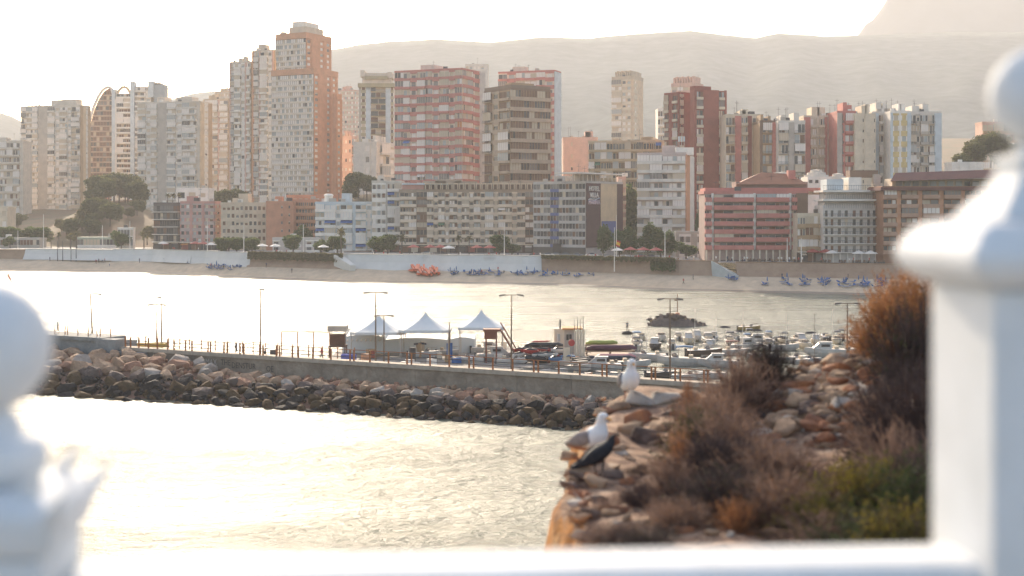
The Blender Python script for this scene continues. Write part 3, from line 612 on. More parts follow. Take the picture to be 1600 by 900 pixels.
# hotel
def hotel():
    o, poly, zt = B('grey hotel with a blue window stripe, dark brown side wall and white roof deck', 834, 915, 972, 287, 445, a=38, nfl=8, left='G4 G2:u G6', right='S2.2:d S2.6:h S1:d', wall=M('hotel_grey', (.47, .45, .43)), band=M('hotel_grey', (.47, .45, .43)), panes='dark', base=9.5, seed=51, ant=4, roofn=2, nm='hotel', lk=dict(skin=.3, run=1)) 
    c = o.location; l = (poly[0]-poly[1]).normalized(); r = (poly[2]-poly[1]).normalized()
    n = Vector((r.y, -r.x)); ang = math.atan2(r.y, r.x); wd = (poly[2]-poly[1]).length
    b = MB(); q = lambda a, e: ((poly[1]+r*a+n*e).x-c.x, (poly[1]+r*a+n*e).y-c.y)
    b.prism([q(-6, 1), q(wd*1.0, 1), q(wd*1.0, -8), q(-6, -8)], zt-9.5+3.2, zt-9.5+3.6, white)
    ll = lambda a, e: ((poly[1]+l*a+Vector((l.y, -l.x))*-e).x-c.x, (poly[1]+l*a+Vector((l.y, -l.x))*-e).y-c.y)
    b.build('roof_deck', o)
    for i in range(9):
        for row_ in (0, 1):
            p = q(lerp(0, wd*.9, i/8), -1 if row_ == 0 else -6); s = MB(); s.tube((p[0], p[1], zt-9.5+.9), (p[0], p[1], zt-9.5+3.2), .12, .12, white, 5); s.build('post', o)
    for i, (t_, sz, z, mm, dx) in enumerate((('HOTEL', 2.2, 18.3, white, .28), ('VILLA', 2.3, 16.2, white, .28), ('MARINA', 2.0, 14.0, M('sign_lilac', (.62, .52, .60), rough=.6), .28))):
        cu = bpy.data.curves.new('lettering', 'FONT'); cu.body = t_; cu.size = sz; cu.extrude = .12; cu.align_x = 'CENTER'; cu.resolution_u = 2
        t = bpy.data.objects.new('lettering_tmp', cu); COL.objects.link(t)
        me = bpy.data.meshes.new_from_object(t); bpy.data.objects.remove(t); me.materials.clear(); me.materials.append(mm)
        p = poly[1]+r*(wd*2.2/5.8*.5)+n*.62; e = put('lettering', me, o, (p.x-c.x, p.y-c.y, z)); e.rotation_euler = (rad(90), 0, ang); e.scale = (.86, 1, 1)
    b = MB(); 
    for k in range(3):
        pts = []
        for i in range(9): a = wd*.30*i/8+.6; pts.append((q(a, .66)[0], q(a, .66)[1], 15.5-.5*k*.5+math.sin(i*.8+k)*.25+i*.08))
        for p1, p2 in zip(pts, pts[1:]): b.tube(p1, p2, .09, .09, (paleb, white, awn_b)[k], 4)
    b.build('wave_emblem', o)
    b = MB(); p0 = q(wd*.40, .62); p1 = q(wd*.80, .62); b.prism([p0, p1, q(wd*.80, .2), q(wd*.40, .2)], 2.5, 8.5, blueg); b.build('blue_panel', o)
    b = MB(); p = lambda a, e: ((poly[1]+l*a).x-c.x, (poly[1]+l*a).y-c.y-e)
    d_ = poly[1]-poly[0]
    b.prism([p(d_.length*.47, 1.6), p(d_.length*.28+d_.length*.35, 1.6), p(d_.length*.28+d_.length*.35, .4), p(d_.length*.47, .4)], -2.6, 1.2, gl_d); b.build('entrance', o)
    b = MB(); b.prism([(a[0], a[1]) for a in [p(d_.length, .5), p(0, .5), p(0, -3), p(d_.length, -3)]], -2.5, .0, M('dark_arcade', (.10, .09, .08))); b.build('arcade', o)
hotel()
B('narrow block with stacked balconies tucked between the hotel and the cypress trees', 966, None, 978, 280, 470, nfl=9, left='B*2', wall=palep, band=cream, panes='mix', base=7, seed=52, ant=0, roofn=0, depth=10)
o, poly, zt = B('white block of long glazed balconies with an orange stripe at its right end', 996, 1071, 1083, 242, 460, a=14, nfl=11, left='B2 B2 B1.6 B2', right='S1:o S1.3:w', wall=M('mauve_wall', (.52, .44, .42)), band=crmb, panes='light', base=7, seed=53, ant=1, roofn=1, lk=dict(fill=.42, bd=1.2))
c = o.location; b = MB(); b.box(gx(1056, 462)-c.x, 2, zt-7, gx(1084, 462)-c.x, 8, zt-7+2.6, white); b.build('lift_house', o)
for px in (1061, 1065, 1069):
    b = MB(); x = gx(px, 463)-c.x; b.tube((x, 3, zt-7+2.6), (x, 3, zt-7+6.5), .12, .1, greyr, 5); b.box(x-.25, 2.8, zt-7+4.6, x+.25, 3.2, zt-7+6.3, paleb); b.build('antenna_panel', o)
B('low white flat house right of the promenade trees', 1056, None, 1103, 366, 425, nfl=2, left='S.5 W1 W1 S1 W1 S.5', wall=greyr, band=white, panes='dark', base=7, seed=54, ant=0, roofn=0, depth=9, nm='house')
# salmon terrace building
o, poly, zt = B('salmon pink seafront block with long curved balconies and a row of cafes below', 1101, None, 1262, 303, 392, depth=12, nfl=7, left='B.4 S.14:w B1.2 B1.2 S.16:w B1.2 B.8 S.16:w B.3 S.7:n', wall=M('salmon_wall', (.40, .30, .27)), band=redst, panes='dark', base=10.2, seed=55, ant=2, roofn=0, lk=dict(bd=1.6, fill=.12, par=1.25), pm=redst)  # last brown panel colours in the shade of the block's right side
c = o.location
def extra(nm, L, Rr, t0, t1, d, m, dep=8, oo=None):
    oo = oo or o; cc = oo.location; b = MB(); b.box(gx(L, d)-cc.x, d-cc.y, zy(t0, d)-cc.z, gx(Rr, d)-cc.x, d-cc.y+dep, zy(t1, d)-cc.z, m); return b.build(nm, oo)
extra('roof_storey', 1110, 1288, 303.5, 297, 396, cream); extra('roof_edge', 1102, 1292, 299, 293.5, 394.2, redst, 11); extra('roof_storey', 1150, 1262, 293.4, 284, 400, M('dim_wall', (.30, .22, .19)))
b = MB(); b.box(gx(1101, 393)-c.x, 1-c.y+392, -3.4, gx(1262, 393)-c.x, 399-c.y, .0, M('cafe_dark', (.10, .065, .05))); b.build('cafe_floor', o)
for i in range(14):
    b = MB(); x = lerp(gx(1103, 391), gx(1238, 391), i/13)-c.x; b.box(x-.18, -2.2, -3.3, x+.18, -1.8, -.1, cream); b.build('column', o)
b = MB(); k = lambda px, py, d: (gx(px, d)-c.x, d-c.y, zy(py, d)-c.z)
A, Bq, C_, D_ = k(1150, 288, 398), k(1262, 288, 398), k(1256, 288, 408), k(1146, 288, 408); E, G = k(1190, 269, 404), k(1236, 272, 404)
b.face([A, Bq, G, E], tiler); b.face([Bq, C_, G], tiler); b.face([C_, D_, E, G], tiler); b.face([D_, A, E], tiler); b.face([A, D_, C_, Bq], tiler); b.build('hipped_roof', o)
extra('chimney', 1232, 1243, 282, 266, 401, redst, 3)
for i, (L, Rr, t, lab) in enumerate(((1200, 1252, 266, 'white house with a stepped roof behind the tiled roof'), (1262, 1300, 262, 'white domed villa behind the tiled roof, left of the grey villa'), (1298, 1332, 268, 'pale villa with a round white roof between the domed villa and the brown penthouse'))):
    d = 425+i*6; o2 = thing('villa', lab, 'house', (gx(L, d), d, 7)); cc = o2.location
    b = MB(); b.box(0, 0, -3, gx(Rr, d)-cc.x, 10, zy(t+14, d)-7, white); b.build('wall', o2); b = MB(); xm = (gx(L, d)+gx(Rr, d))/2-cc.x; rr_ = (gx(Rr, d)-gx(L, d))/2
    b.lathe([(rr_*1.0, zy(t+14, d)-7), (rr_*1.0, zy(t+11, d)-7), (rr_*.78, zy(t+10.8, d)-7), (rr_*.76, zy(t+7, d)-7), (rr_*.5, zy(t+6.6, d)-7), (rr_*.48, zy(t+3, d)-7), (.2, zy(t+2, d)-7)], M('dome_white', (.60, .57, .52)), 14, (xm, 5, 0)); b.build('dome', o2)
    for q in range(4): b = MB(); x = (q+.5)/4*rr_*2; b.box(x-.5, -.12, zy(t+24, d)-7, x+.5, .02, zy(t+19, d)-7, gl_d); b.build('window', o2)
B('narrow cream house with a glazed balcony column between the salmon and the white blocks', 1246, None, 1284, 338, 384, nfl=4, left='B1 G1.6 B.5', wall=cream, band=tanr, panes='mix', base=7, seed=56, ant=0, roofn=0, depth=10, nm='house', lk=dict(fill=.4))
o, poly, zt = B('white seafront hotel with dark railings and a stepped roof terrace', 1286, None, 1383, 326, 380, depth=10, nfl=5, left='D1 D1.2 D1.2 D1 S.6:g', wall=M('hotel_white', (.56, .54, .52)), band=white, panes=[(gl_d, 5), (gl_m, 2), (shu_b, 2), (cur_c, .7)], base=9.6, seed=57, ant=1, roofn=0, nm='hotel', lk=dict(bd=1.3, fill=.0, door=True))  # last grey panel paints in the shaded right end of the white front
extra('set_back_storey', 1288, 1372, 326.5, 314, 381.5, M('hotel_white', (.56, .54, .52))); extra('roof_slab', 1286, 1380, 314, 311, 379, white, 12)
extra('set_back_storey', 1290, 1372, 310.8, 300, 383, M('hotel_white', (.56, .54, .52))); extra('roof_slab', 1286, 1378, 300, 297, 380.5, white, 12)
extra('penthouse', 1292, 1318, 296.5, 280, 385, paleb); extra('penthouse', 1326, 1346, 296.5, 277, 386, white); extra('pergola', 1328, 1372, 277, 266, 390, brownr, 5); extra('water_tank', 1366, 1376, 296, 272, 388, greyr, 3)
extra('plinth', 1288, 1370, 412, 391, 381, cream, 9)
for i in range(8):
    q = MB(); x = lerp(gx(1290, 380), gx(1368, 380), i/7)-o.location.x; q.box(x-.2, -.6, -2.6, x+.2, -.2, 0, white); q.build('column', o)
    if i < 7:
        q = MB(); q.box(x+.5, .78, -2.5, x+1.7, .95, -.4, gl_d); q.build('shop_window', o)
for zz, y0 in ((zy(326, 380), -1.4), (zy(311, 380), -.6), (zy(297, 380), .6)):
    q = MB(); n = 30; xa = gx(1287, 380)-o.location.x; xb = gx(1370, 380)-o.location.x; z_ = zz-o.location.z+.3
    q.box(xa, y0, z_+1, xb, y0+.08, z_+1.08, dgrey)
    for i in range(n+1): u = lerp(xa, xb-.06, i/n); q.box(u, y0+.01, z_-.2, u+.05, y0+.07, z_+.999, dgrey)
    q.build('railing', o)
o, poly, zt = B('brown brick block with stacked balconies and a dark red roof, next to the white post', 1380, None, 1640, 296, 372, nfl=7, left='B1 S.35:o B1.3 S.35:o B1.3 S.35:o B1.3 S.35:o B1.3 S.35:o B1.3 S.35:o B1.3 S.35:o B1.3 S.35:o', wall=M('brick_brown', (.30, .15, .09)), band=M('balc_tan', (.42, .27, .20)), panes=[(cur_c, 4), (gl_d, 4), (gl_m, 3), (cur_w, 1.5)], base=9.5, seed=58, ant=0, roofn=0, lk=dict(bd=1.3, fill=.3))
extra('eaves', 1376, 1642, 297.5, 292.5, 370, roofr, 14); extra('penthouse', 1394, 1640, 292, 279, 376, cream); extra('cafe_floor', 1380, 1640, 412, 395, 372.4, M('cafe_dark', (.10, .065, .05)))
b = MB(); c = o.location
b.face([k(1381, 281, 372), (gx(1642, 372)-c.x, 0, zy(281, 372)-c.z), (gx(1642, 372)-c.x, 9, zy(265, 378)-c.z), (gx(1392, 378)-c.x, 9, zy(265, 378)-c.z)], roofr)
b = MB(); P_ = lambda px, py, d: (gx(px, d)-c.x, d-c.y, zy(py, d)-c.z)
b.loft([[P_(1391, 283, 371), P_(1399, 270, 376), P_(1402, 270, 382), P_(1391, 283, 388)], [P_(1642, 275, 371), P_(1642, 262, 376), P_(1642, 262, 382), P_(1642, 275, 388)]], roofr); b.build('roof', o)
wn = [wn_ for wn_ in range(12)]
for i in wn:
    q = MB(); x = lerp(gx(1400, 376), gx(1560, 376), i/12)-c.x; q.box(x, 3.85, zy(291, 376)-c.z, x+1.6, 4.02, zy(283, 376)-c.z, R.choice((gl_d, gl_m, gl_l))); q.build('window', o)
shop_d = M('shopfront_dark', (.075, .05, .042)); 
for (L, Rr, d, lab) in ((241, 281, 518, 'dark shopfront strip with pale canopy under the striped block'), (283, 343, 512, 'dark shopfront strip under the pink block'), (584, 626, 484, 'dark shopfront strip under the taller white block'), (626, 833, 475, 'long dark shopfront strip with awnings under the beige block'), (1246, 1284, 382, 'dark shopfront under the narrow cream house')):
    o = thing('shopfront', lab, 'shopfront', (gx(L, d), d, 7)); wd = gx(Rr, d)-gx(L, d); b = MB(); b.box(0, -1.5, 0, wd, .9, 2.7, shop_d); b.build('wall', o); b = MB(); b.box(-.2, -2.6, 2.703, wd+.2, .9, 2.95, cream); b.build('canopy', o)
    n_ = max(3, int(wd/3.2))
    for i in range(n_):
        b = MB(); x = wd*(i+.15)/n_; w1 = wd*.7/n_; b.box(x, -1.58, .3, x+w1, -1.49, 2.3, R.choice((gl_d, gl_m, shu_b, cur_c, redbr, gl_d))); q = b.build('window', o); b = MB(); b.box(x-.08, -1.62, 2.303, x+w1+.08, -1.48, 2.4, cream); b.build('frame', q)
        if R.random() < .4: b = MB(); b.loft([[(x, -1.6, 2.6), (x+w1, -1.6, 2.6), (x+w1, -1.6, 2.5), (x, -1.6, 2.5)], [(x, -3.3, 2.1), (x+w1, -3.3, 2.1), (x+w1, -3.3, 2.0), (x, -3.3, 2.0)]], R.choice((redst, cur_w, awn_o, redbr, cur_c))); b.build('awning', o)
# hill houses at the right
B('white flat roofed house below the pine clump at the upper right', 1487, None, 1536, 257, 470, nfl=2, left='V*3', wall=white, base=16, seed=60, ant=0, roofn=0, depth=8, nm='house', lk=dict(skip=9))
B('brick house with a pink upper floor above the pine clump, beside the post', 1535, None, 1600, 193, 640, nfl=5, left='B*4', wall=palep, band=tanr, base=40, seed=61, ant=1, roofn=0, depth=10, nm='house')
for L, Rr, t, d, lab in ((1195, 1232, 400, 0, ''),): pass
# low promenade pavilions at the left
B('long low glazed pavilion with a flat pale roof on the left promenade', 120, None, 182, 374, 545, nfl=1, left='G*8:w', wall=M('pav_green', (.30, .36, .30)), band=white, panes='mix', base=7, seed=62, ant=0, roofn=0, depth=8, nm='pavilion')
B('low dark pavilion with a thin white canopy at the far left of the promenade', -30, None, 62, 375, 550, nfl=1, left='G*10', wall=greyr, band=greyr, panes='dark', base=7, seed=63, ant=0, roofn=0, depth=8, nm='pavilion')
B('small white kiosk billboard standing above the promenade trees', 184, None, 208, 359, 530, nfl=2, left='G*4', wall=white, base=7, seed=64, ant=0, roofn=0, depth=3, nm='kiosk')
B('small white seafront restaurant below the salmon wing', 426, None, 500, 375, 488, nfl=2, left='W1 S1 W2 S.6 W1 W1', wall=M('rest_white', (.55, .50, .46)), band=white, panes='dark', base=7, seed=65, ant=0, roofn=0, depth=6, nm='restaurant')
# ------------------------------------------------------------------ trees and planting
G = 'trees along the promenade'
for i, (k, px, d, z, s, sx, lab) in enumerate((
    (0, 8, 560, 7, 1.3, 1.3, 'broad green tree at the far left of the promenade'), (1, 40, 565, 7, 1.4, 1.3, 'rounded tree right of the far left pavilion, in front of the leftmost tower'),
    (0, 62, 560, 7.5, 1.2, 1.2, 'green tree below the grey shaft of the leftmost tower'), (1, 16, 545, 7, .8, 1.1, 'small clipped tree before the dark low pavilion'),
    (2, 128, 600, 10, 1.1, 1, 'olive green tree in front of the warm side of the leftmost tower'), (1, 190, 525, 7, 1.2, 1, 'green tree left of the black and white striped block'),
    (2, 230, 545, 9, .9, 1, 'small tree touching the left edge of the striped block'), (0, 458, 466, 7, 1.0, 1.15, 'round green tree before the white seafront restaurant'),
    (1, 500, 462, 7, .8, 1.3, 'low spreading tree left of the tall palm'), (0, 527, 458, 7, .95, 1.05, 'dense round tree at the foot of the tall palm'),
    (1, 585, 455, 7, 1.0, 1.1, 'round tree below the taller white block'), (0, 606, 452, 7, 1.05, 1.1, 'dense green tree left of the long beige block'),
    (0, 780, 442, 7, 1.05, 1.1, 'round dark green tree in front of the long beige block'), (1, 800, 444, 7, .75, 1.1, 'small tree beside the round tree before the beige block'),
    (1, 476, 500, 7, 1.6, .8, 'tree growing before the salmon brick wing'))):
    tree(k, px, d, z, s, lab, G, sx=sx)
for i, (px, s, sx) in enumerate(((346, .85, 1.2), (358, .9, 1.2), (370, .85, 1.2), (382, .9, 1.2), (394, .85, 1.2))):
    tree(i % 2, px, 470, 7, s, 'clipped green tree of the low dense row before the cream grid block', 'clipped trees before the cream grid block', sx=sx)
for k, px, d, s, sx, lab in ((4, 942, 424, 1.12, 1, 'tall bright green tree just right of the hotel side wall'), (4, 968, 420, .95, 1, 'green tree behind the flag pole'), (4, 986, 418, 1.05, 1, 'full green tree between the flag and the white balcony block'),
                       (4, 1012, 416, 1.2, .8, 'tallest of the trees before the white balcony block'), (4, 1032, 414, 1.0, .9, 'green tree left of the tall white lamp post on the right promenade'), (4, 1046, 412, .95, .9, 'thin crowned tree right of the tall white lamp post'),
                       (1, 1072, 408, .85, 1.2, 'low umbrella shaped dark tree before the low white house'), (4, 988, 485, 2.4, .55, 'dark narrow tree rising between the hotel and the white balcony block'), (4, 1092, 455, 1.5, .5, 'dark shrub tree between the orange stripe and the brick tower')):
    tree(k, px, d, 7, s, lab, G, sx=sx)
for px, d, z, s, lab in ((545, 560, 18, 1.0, 'left pine of the clump at the foot of the skyscraper'), (560, 565, 19, 1.1, 'largest pine of the clump at the foot of the skyscraper'), (573, 560, 18, 1.0, 'right pine of the clump at the foot of the skyscraper'),
                   (335, 585, 16, .9, 'left umbrella pine above the pink block roofs'), (350, 580, 17, .95, 'middle umbrella pine above the pink block roofs'), (366, 585, 17, .95, 'right umbrella pine above the pink block roofs'), (378, 590, 17, .9, 'umbrella pine at the right end of the group above the pink block'),
                   (270, 600, 14, .8, 'small pine above the striped block roof'), (155, 640, 14, 1.5, 'pine covering the foot of the arched tower, left one'), (178, 650, 22, 1.5, 'large pine on the slope below the arched tower'), (200, 655, 24, 1.5, 'pine on the slope below the white fins of the arched tower'), (212, 640, 17, 1.3, 'pine beside the second cream tower'),
                   (150, 600, 9, 1.2, 'dark tree low on the slope left of the bare soil'), (172, 590, 9, 1.1, 'pine low on the slope right of the brick house'), (606, 590, 22, .7, 'small tree above the roofs left of the large striped tower'), (845, 560, 14, .9, 'tree at the foot of the small striped tower'), (930, 520, 14, .8, 'tree showing above the hotel roof'),
                   (1500, 520, 23, 1.0, 'left pine of the clump above the brown brick block'), (1520, 525, 26, 1.25, 'second pine of the clump above the brown brick block'), (1548, 530, 27, 1.5, 'tallest pine of the clump at the upper right'), (1574, 525, 25, 1.3, 'pine at the right end of the upper right clump, beside the post'), (1474, 560, 17, .9, 'bush like pine at the end wall of the rightmost slab'),
                   (1600, 520, 22, 1.4, 'pine behind the round top of the white post')):
    tree(3, px, d, z, s, lab, 'pines between the towers', 'pine_tree')
for k, px, d, s, lab in ((0, 533, 447, 1.25, 'tall palm in front of the white and blue block'), (2, 628, 455, 1.2, 'palm at the left corner of the long beige block'), (0, 717, 447, .9, 'thin palm before the middle of the long beige block'), (0, 733, 447, .9, 'right one of two thin palms before the long beige block'),
                      (0, 80, 540, .9, 'palm left of the glazed pavilion'), (0, 92, 538, .9, 'left palm of the pair beside the glazed pavilion'), (2, 110, 535, 1.1, 'short palm before the glazed pavilion'), (0, 120, 536, 1, 'palm before the left end of the glazed pavilion'), (2, 225, 520, 1.2, 'palm beside the striped block'), (1, 125, 600, 1, 'high palm above the pavilion roof'),
                      (2, 1040, 408, 1.1, 'palm among the trees before the white balcony block')):
    palm(k, px, d, 7, s, lab)
for px in (262, 270, 279): palm(2, px, 524, zy(318, 524), .7, 'small palm on the roof terrace of the striped block', 'roof terrace palms')
def hedge(name, label, a, b, zt_, zb_, m, n=9000, off=-1.4, ragged=1.5, leaf=.32):
    rr = random.Random(len(label)); w_ = MB(); k = w_.mi(m)
    for i in range(n):
        t = rr.random(); px = lerp(a, b, t); d = interp(PROM, px)+off; dr = rr.random()**1.6
        lo = lerp(zb_, zb_+ragged, .5+.5*noise.noise(Vector((px*.25, 0, 5)))); z = lerp(zt_+.3*noise.noise(Vector((px*.1, 3, 1))), lo, dr)
        c = Vector((gx(px, d), d-rr.uniform(0, 1.2)-dr*1.2, z)); u = Vector((rr.gauss(0, 1), rr.gauss(0, 1), rr.gauss(0, 1))).normalized()*leaf*rr.uniform(.5, 1.2); v = Vector((rr.gauss(0, 1), rr.gauss(0, 1), rr.gauss(0, 1))).normalized()*leaf*.6
        i0 = len(w_.v); w_.v += [tuple(c+u), tuple(c+v), tuple(c-u), tuple(c-v)]; w_.f.append((i0, i0+1, i0+2, i0+3)); w_.m.append(k)
    return tag(w_.build(name), label, 'hedge')
hedge('hedge', 'ragged hedge hanging over the left tan wall between the two white walls', 388, 536, 8.0, 4.9, leafo, 9000)
hedge('hedge', 'long low hedge along the wall top under the hotel, ending in a dark hanging mass', 846, 1052, 8.1, 6.4, leafo, 9000)
hedge('hanging_shrub', 'dark shrub hanging down the wall at the right end of the long hedge', 1016, 1054, 7.9, 4.2, leafg, 3500, ragged=1)
for i, (px, d, s_) in enumerate(((148, 625, 1.3), (160, 615, 1.1), (170, 632, 1.5), (186, 645, 1.7), (196, 660, 1.5), (208, 648, 1.4), (216, 655, 1.2), (140, 605, 1.0), (156, 598, .9), (200, 600, .8), (214, 610, .9), (14, 640, 1.2), (28, 640, 1.1), (2, 660, 1.2), (300, 620, 1.0), (322, 615, .9), (288, 618, .8), (104, 592, 1.0), (116, 585, 1.1), (128, 590, 1.0), (140, 580, 1.1), (96, 600, .9), (148, 590, .9), (110, 575, .8))):
    tree(2 if i % 2 else 3, px, d, 0, s_*.85, 'olive green tree in the mass of trees on the slope between the left towers', 'trees massed on the slope between the left towers')
# ------------------------------------------------------------------ people, cars, furniture on the promenade and the beach
def person_mesh(name, pose, shirt, legs, skin=None):
    skin = skin or M('skin', (.38, .22, .15), var=0)
    sc_ = dict(stand=((0, 0, .95), (0, 0, 1.2), (0, 0, 1.42), (0, .02, 1.55), (0, .03, 1.68), (.2, 0, 1.38), (.27, .03, 1.1), (.25, .12, .88), (-.2, 0, 1.38), (-.27, .02, 1.1), (-.24, .1, .88), (.1, 0, .88), (.12, .05, .48), (.13, 0, .06), (-.1, 0, .88), (-.12, -.04, .48), (-.13, -.1, .06), (.13, .12, .03), (-.13, .02, .03)),
               walk=((0, 0, .94), (0, .02, 1.2), (0, .04, 1.42), (0, .06, 1.55), (0, .08, 1.68), (.2, .03, 1.38), (.26, -.12, 1.12), (.25, -.1, .9), (-.2, .03, 1.38), (-.26, .14, 1.12), (-.24, .3, .95), (.1, 0, .88), (.12, .2, .5), (.12, .28, .08), (-.1, 0, .88), (-.12, -.12, .5), (-.12, -.36, .14), (.12, .42, .05), (-.12, -.26, .04)),
               sit=((0, 0, .45), (0, -.04, .7), (0, 0, .92), (0, .03, 1.05), (0, .05, 1.18), (.2, 0, .88), (.26, .12, .64), (.2, .36, .56), (-.2, 0, .88), (-.26, .12, .64), (-.2, .36, .56), (.1, .05, .42), (.13, .46, .46), (.13, .5, .06), (-.1, .05, .42), (-.13, .46, .46), (-.13, .5, .06), (.13, .64, .03), (-.13, .64, .03)))[pose]
    ed = [(0, 1), (1, 2), (2, 3), (3, 4), (2, 5), (5, 6), (6, 7), (2, 8), (8, 9), (9, 10), (0, 11), (11, 12), (12, 13), (13, 17), (0, 14), (14, 15), (15, 16), (16, 18)]
    rr = [.15, .13, .16, .055, .105, .07, .045, .035, .07, .045, .035, .09, .065, .045, .09, .065, .045, .04, .04]
    me = bpy.data.meshes.new(name); me.from_pydata(sc_, ed, []); o = bpy.data.objects.new('tmp', me); COL.objects.link(o)
    sk = o.modifiers.new('s', 'SKIN'); sb = o.modifiers.new('u', 'SUBSURF'); sb.levels = 1
    for i, r in enumerate(rr): me.skin_vertices[0].data[i].radius = (r, r*.8)
    me.skin_vertices[0].data[0].use_root = True
    dg = bpy.context.evaluated_depsgraph_get(); out = bpy.data.meshes.new_from_object(o.evaluated_get(dg)); bpy.data.objects.remove(o)
    out.name = name; out.materials.clear()
    for m in (skin, shirt, legs): out.materials.append(m)
    zs = sc_[0][2]; zn = sc_[3][2]-.03
    for p in out.polygons:
        c = p.center; p.material_index = 0 if c.z > zn else (2 if (c.z < zs and abs(c.x) < .21) or c.z < .3 else (1 if abs(c.x) < .24 or c.z > zs+.3 else 0)); p.use_smooth = True
    return out
cl = lambda n, c: M(n, c, var=0)
PM = [person_mesh('person', 'stand', cl('cloth_navy', (.04, .05, .09)), cl('cloth_dark', (.03, .03, .035))), person_mesh('person', 'walk', cl('cloth_white', (.7, .7, .68)), cl('cloth_blue', (.08, .12, .22))),
      person_mesh('person', 'walk', cl('cloth_red', (.4, .06, .05)), cl('cloth_dark', (.03, .03, .035))), person_mesh('person', 'sit', cl('cloth_dark', (.03, .03, .035)), cl('cloth_blue', (.08, .12, .22))), person_mesh('person', 'stand', cl('cloth_white', (.7, .7, .68)), cl('cloth_tan', (.4, .3, .2)))]
def person(k, p, label, group=None, rz=None, s=1.0):
    o = put('person', PM[k], None, p, R.random()*6 if rz is None else rz); o.scale = (s, s, s); return tag(o, label, 'person', group)
def beach_z(px, d):
    b = interp(PROM, px); a = interp(SHORE, px); sd_ = b-16 if a > b-16 else a; t = (d-sd_)/(b+1.2-sd_)
    return interp([(-.6, -1.6), (-.06, -.15), (0, .03), (.14, .5), (.3, 1.5), (.6, 2.9), (1, 4.1)], t)
def sand_pt(px, back): d = interp(PROM, px)-back; return Vector((gx(px, d), d, beach_z(px, d)))
for k, px, bk, lab in ((1, 171, 10, 'person walking near the water, leftmost on the sand'), (0, 78, 4.5, 'person standing by the left end of the white wall'), (0, 218, 5, 'person standing where the white wall folds'), (1, 293, 5, 'person walking below the white wall under the pink block'), (0, 256, 4.2, 'person near the white wall under the striped block'),
                       (0, 456, 10, 'person in dark clothes at the water below the hanging hedge'), (0, 416, 5, 'person against the tan wall at the left end of the hedge'), (2, 1068, 11, 'person in dark red at the water edge, with another one beyond'), (0, 1083, 7, 'person standing alone on the sand left of the ramp'), (0, 1140, 4, 'person standing beside the blue loungers under the ramp'), (0, 1222, 5, 'person standing behind the blue lounger clusters'), (0, 1325, 4, 'person by the sandy wall above the right loungers')):
    person(k, sand_pt(px, bk), lab)
for i in range(18):
    px = R.choice((R.uniform(148, 168), R.uniform(640, 860), R.uniform(318, 380))); person(R.randrange(4), sand_pt(px, R.uniform(5, 9)), 'tiny dark figure in the loose rows of bathers on the sand', 'bathers on the sand')
for i in range(70):
    px = R.choice((R.uniform(200, 420), R.uniform(420, 640), R.uniform(640, 850), R.uniform(900, 1060), R.uniform(900, 1060), R.uniform(1060, 1380), R.uniform(1060, 1380))); d = interp(PROM, px)+R.uniform(3, 9)
    person(R.randrange(5), (gx(px, d), d, 7.02), 'small figure strolling on the promenade in front of the seafront blocks', 'people strolling on the promenade')
def car(px, d, m, label, rz=0):
    r = thing('parked_car', label, 'car', (gx(px, d), d, 7.03), rz, 'cars on the seafront street'); b = MB()
    sec = [(-2.1, .35, .75), (-2.0, .3, .95), (-1.1, .28, 1.0), (1.5, .28, .95), (2.1, .35, .75)]
    b.loft([[(x, -.85, z0), (x, -.88, .6), (x, -.8, z1), (x, .8, z1), (x, .88, .6), (x, .85, z0)] for x, z0, z1 in sec], m); b.build('body', r)
    b = MB(); b.loft([[(x, -y, .94), (x*.85, -y*.85, z), (x*.85, y*.85, z), (x, y, .94)] for x, y, z in ((-1.6, .74, .97), (-.9, .74, 1.42), (.4, .74, 1.42), (1.2, .74, .97))], gl_d); b.build('window', r)
    wm = MB(); wm.lathe([(.3, -.1), (.32, 0), (.3, .1)], dgrey, 12); me = wm.mesh('wheel')
    for x in (-1.3, 1.3):
        for y in (-.8, .8): o = put('wheel', me, r, (x, y, .32)); o.rotation_euler = (rad(90), 0, 0)
car(856, 425, white, 'white car on the street at the hotel entrance'); car(925, 422, white, 'white car right of the hotel, beside the trees'); car(838, 432, dgrey, 'dark car left of the white car near the hotel', .1)
for px in (870, 884, 1002, 1018, 690, 668, 902): car(px, interp(PROM, px)+18+R.random()*4, R.choice((dgrey, greyr, redbr, gl_m)), 'small dark car parked along the seafront street', 0)
# cafe parasols and awnings
def parasol_proto(m, closed=False, h=2.5, r=1.5):
    root = thing('parasol', 'x', 'parasol'); b = MB(); b.tube((0, 0, -.1), (0, 0, h), .04, .04, greyr, 5); b.build('pole', root); b = MB()
    b.lathe([(r, h-.55), (r*.98, h-.45), (.06, h+.12)] if not closed else [(.1, h-1.6), (.22, h-1.1), (.16, h-.4), (.04, h+.1)], m, 8); b.build('canopy', root); return root
pw_ = parasol_proto(white); pr_ = parasol_proto(M('parasol_red', (.35, .07, .06))); pb_ = parasol_proto(M('parasol_blue', (.04, .12, .30)), True, 2.3)
used = set()
def place(root, loc, label, group=None, sc=None, rz=None):
    if root.name not in used:
        used.add(root.name); root.location = loc; root['label'] = label
        if sc: root.scale = (sc,)*3
        if rz is not None: root.rotation_euler = (0, 0, rz)
        r = root
    else: r = dup(root, loc, rz, label, sc)
    if group: r['group'] = group
    return r
for px in (255, 330, 352, 410, 430, 505, 700, 702, 965, 1300, 1360, 1342):
    d = interp(PROM, px)+11; place(pw_, (gx(px, d), d, 7.03), 'white open cafe parasol on the seafront terraces', 'white cafe parasols', 1.3)
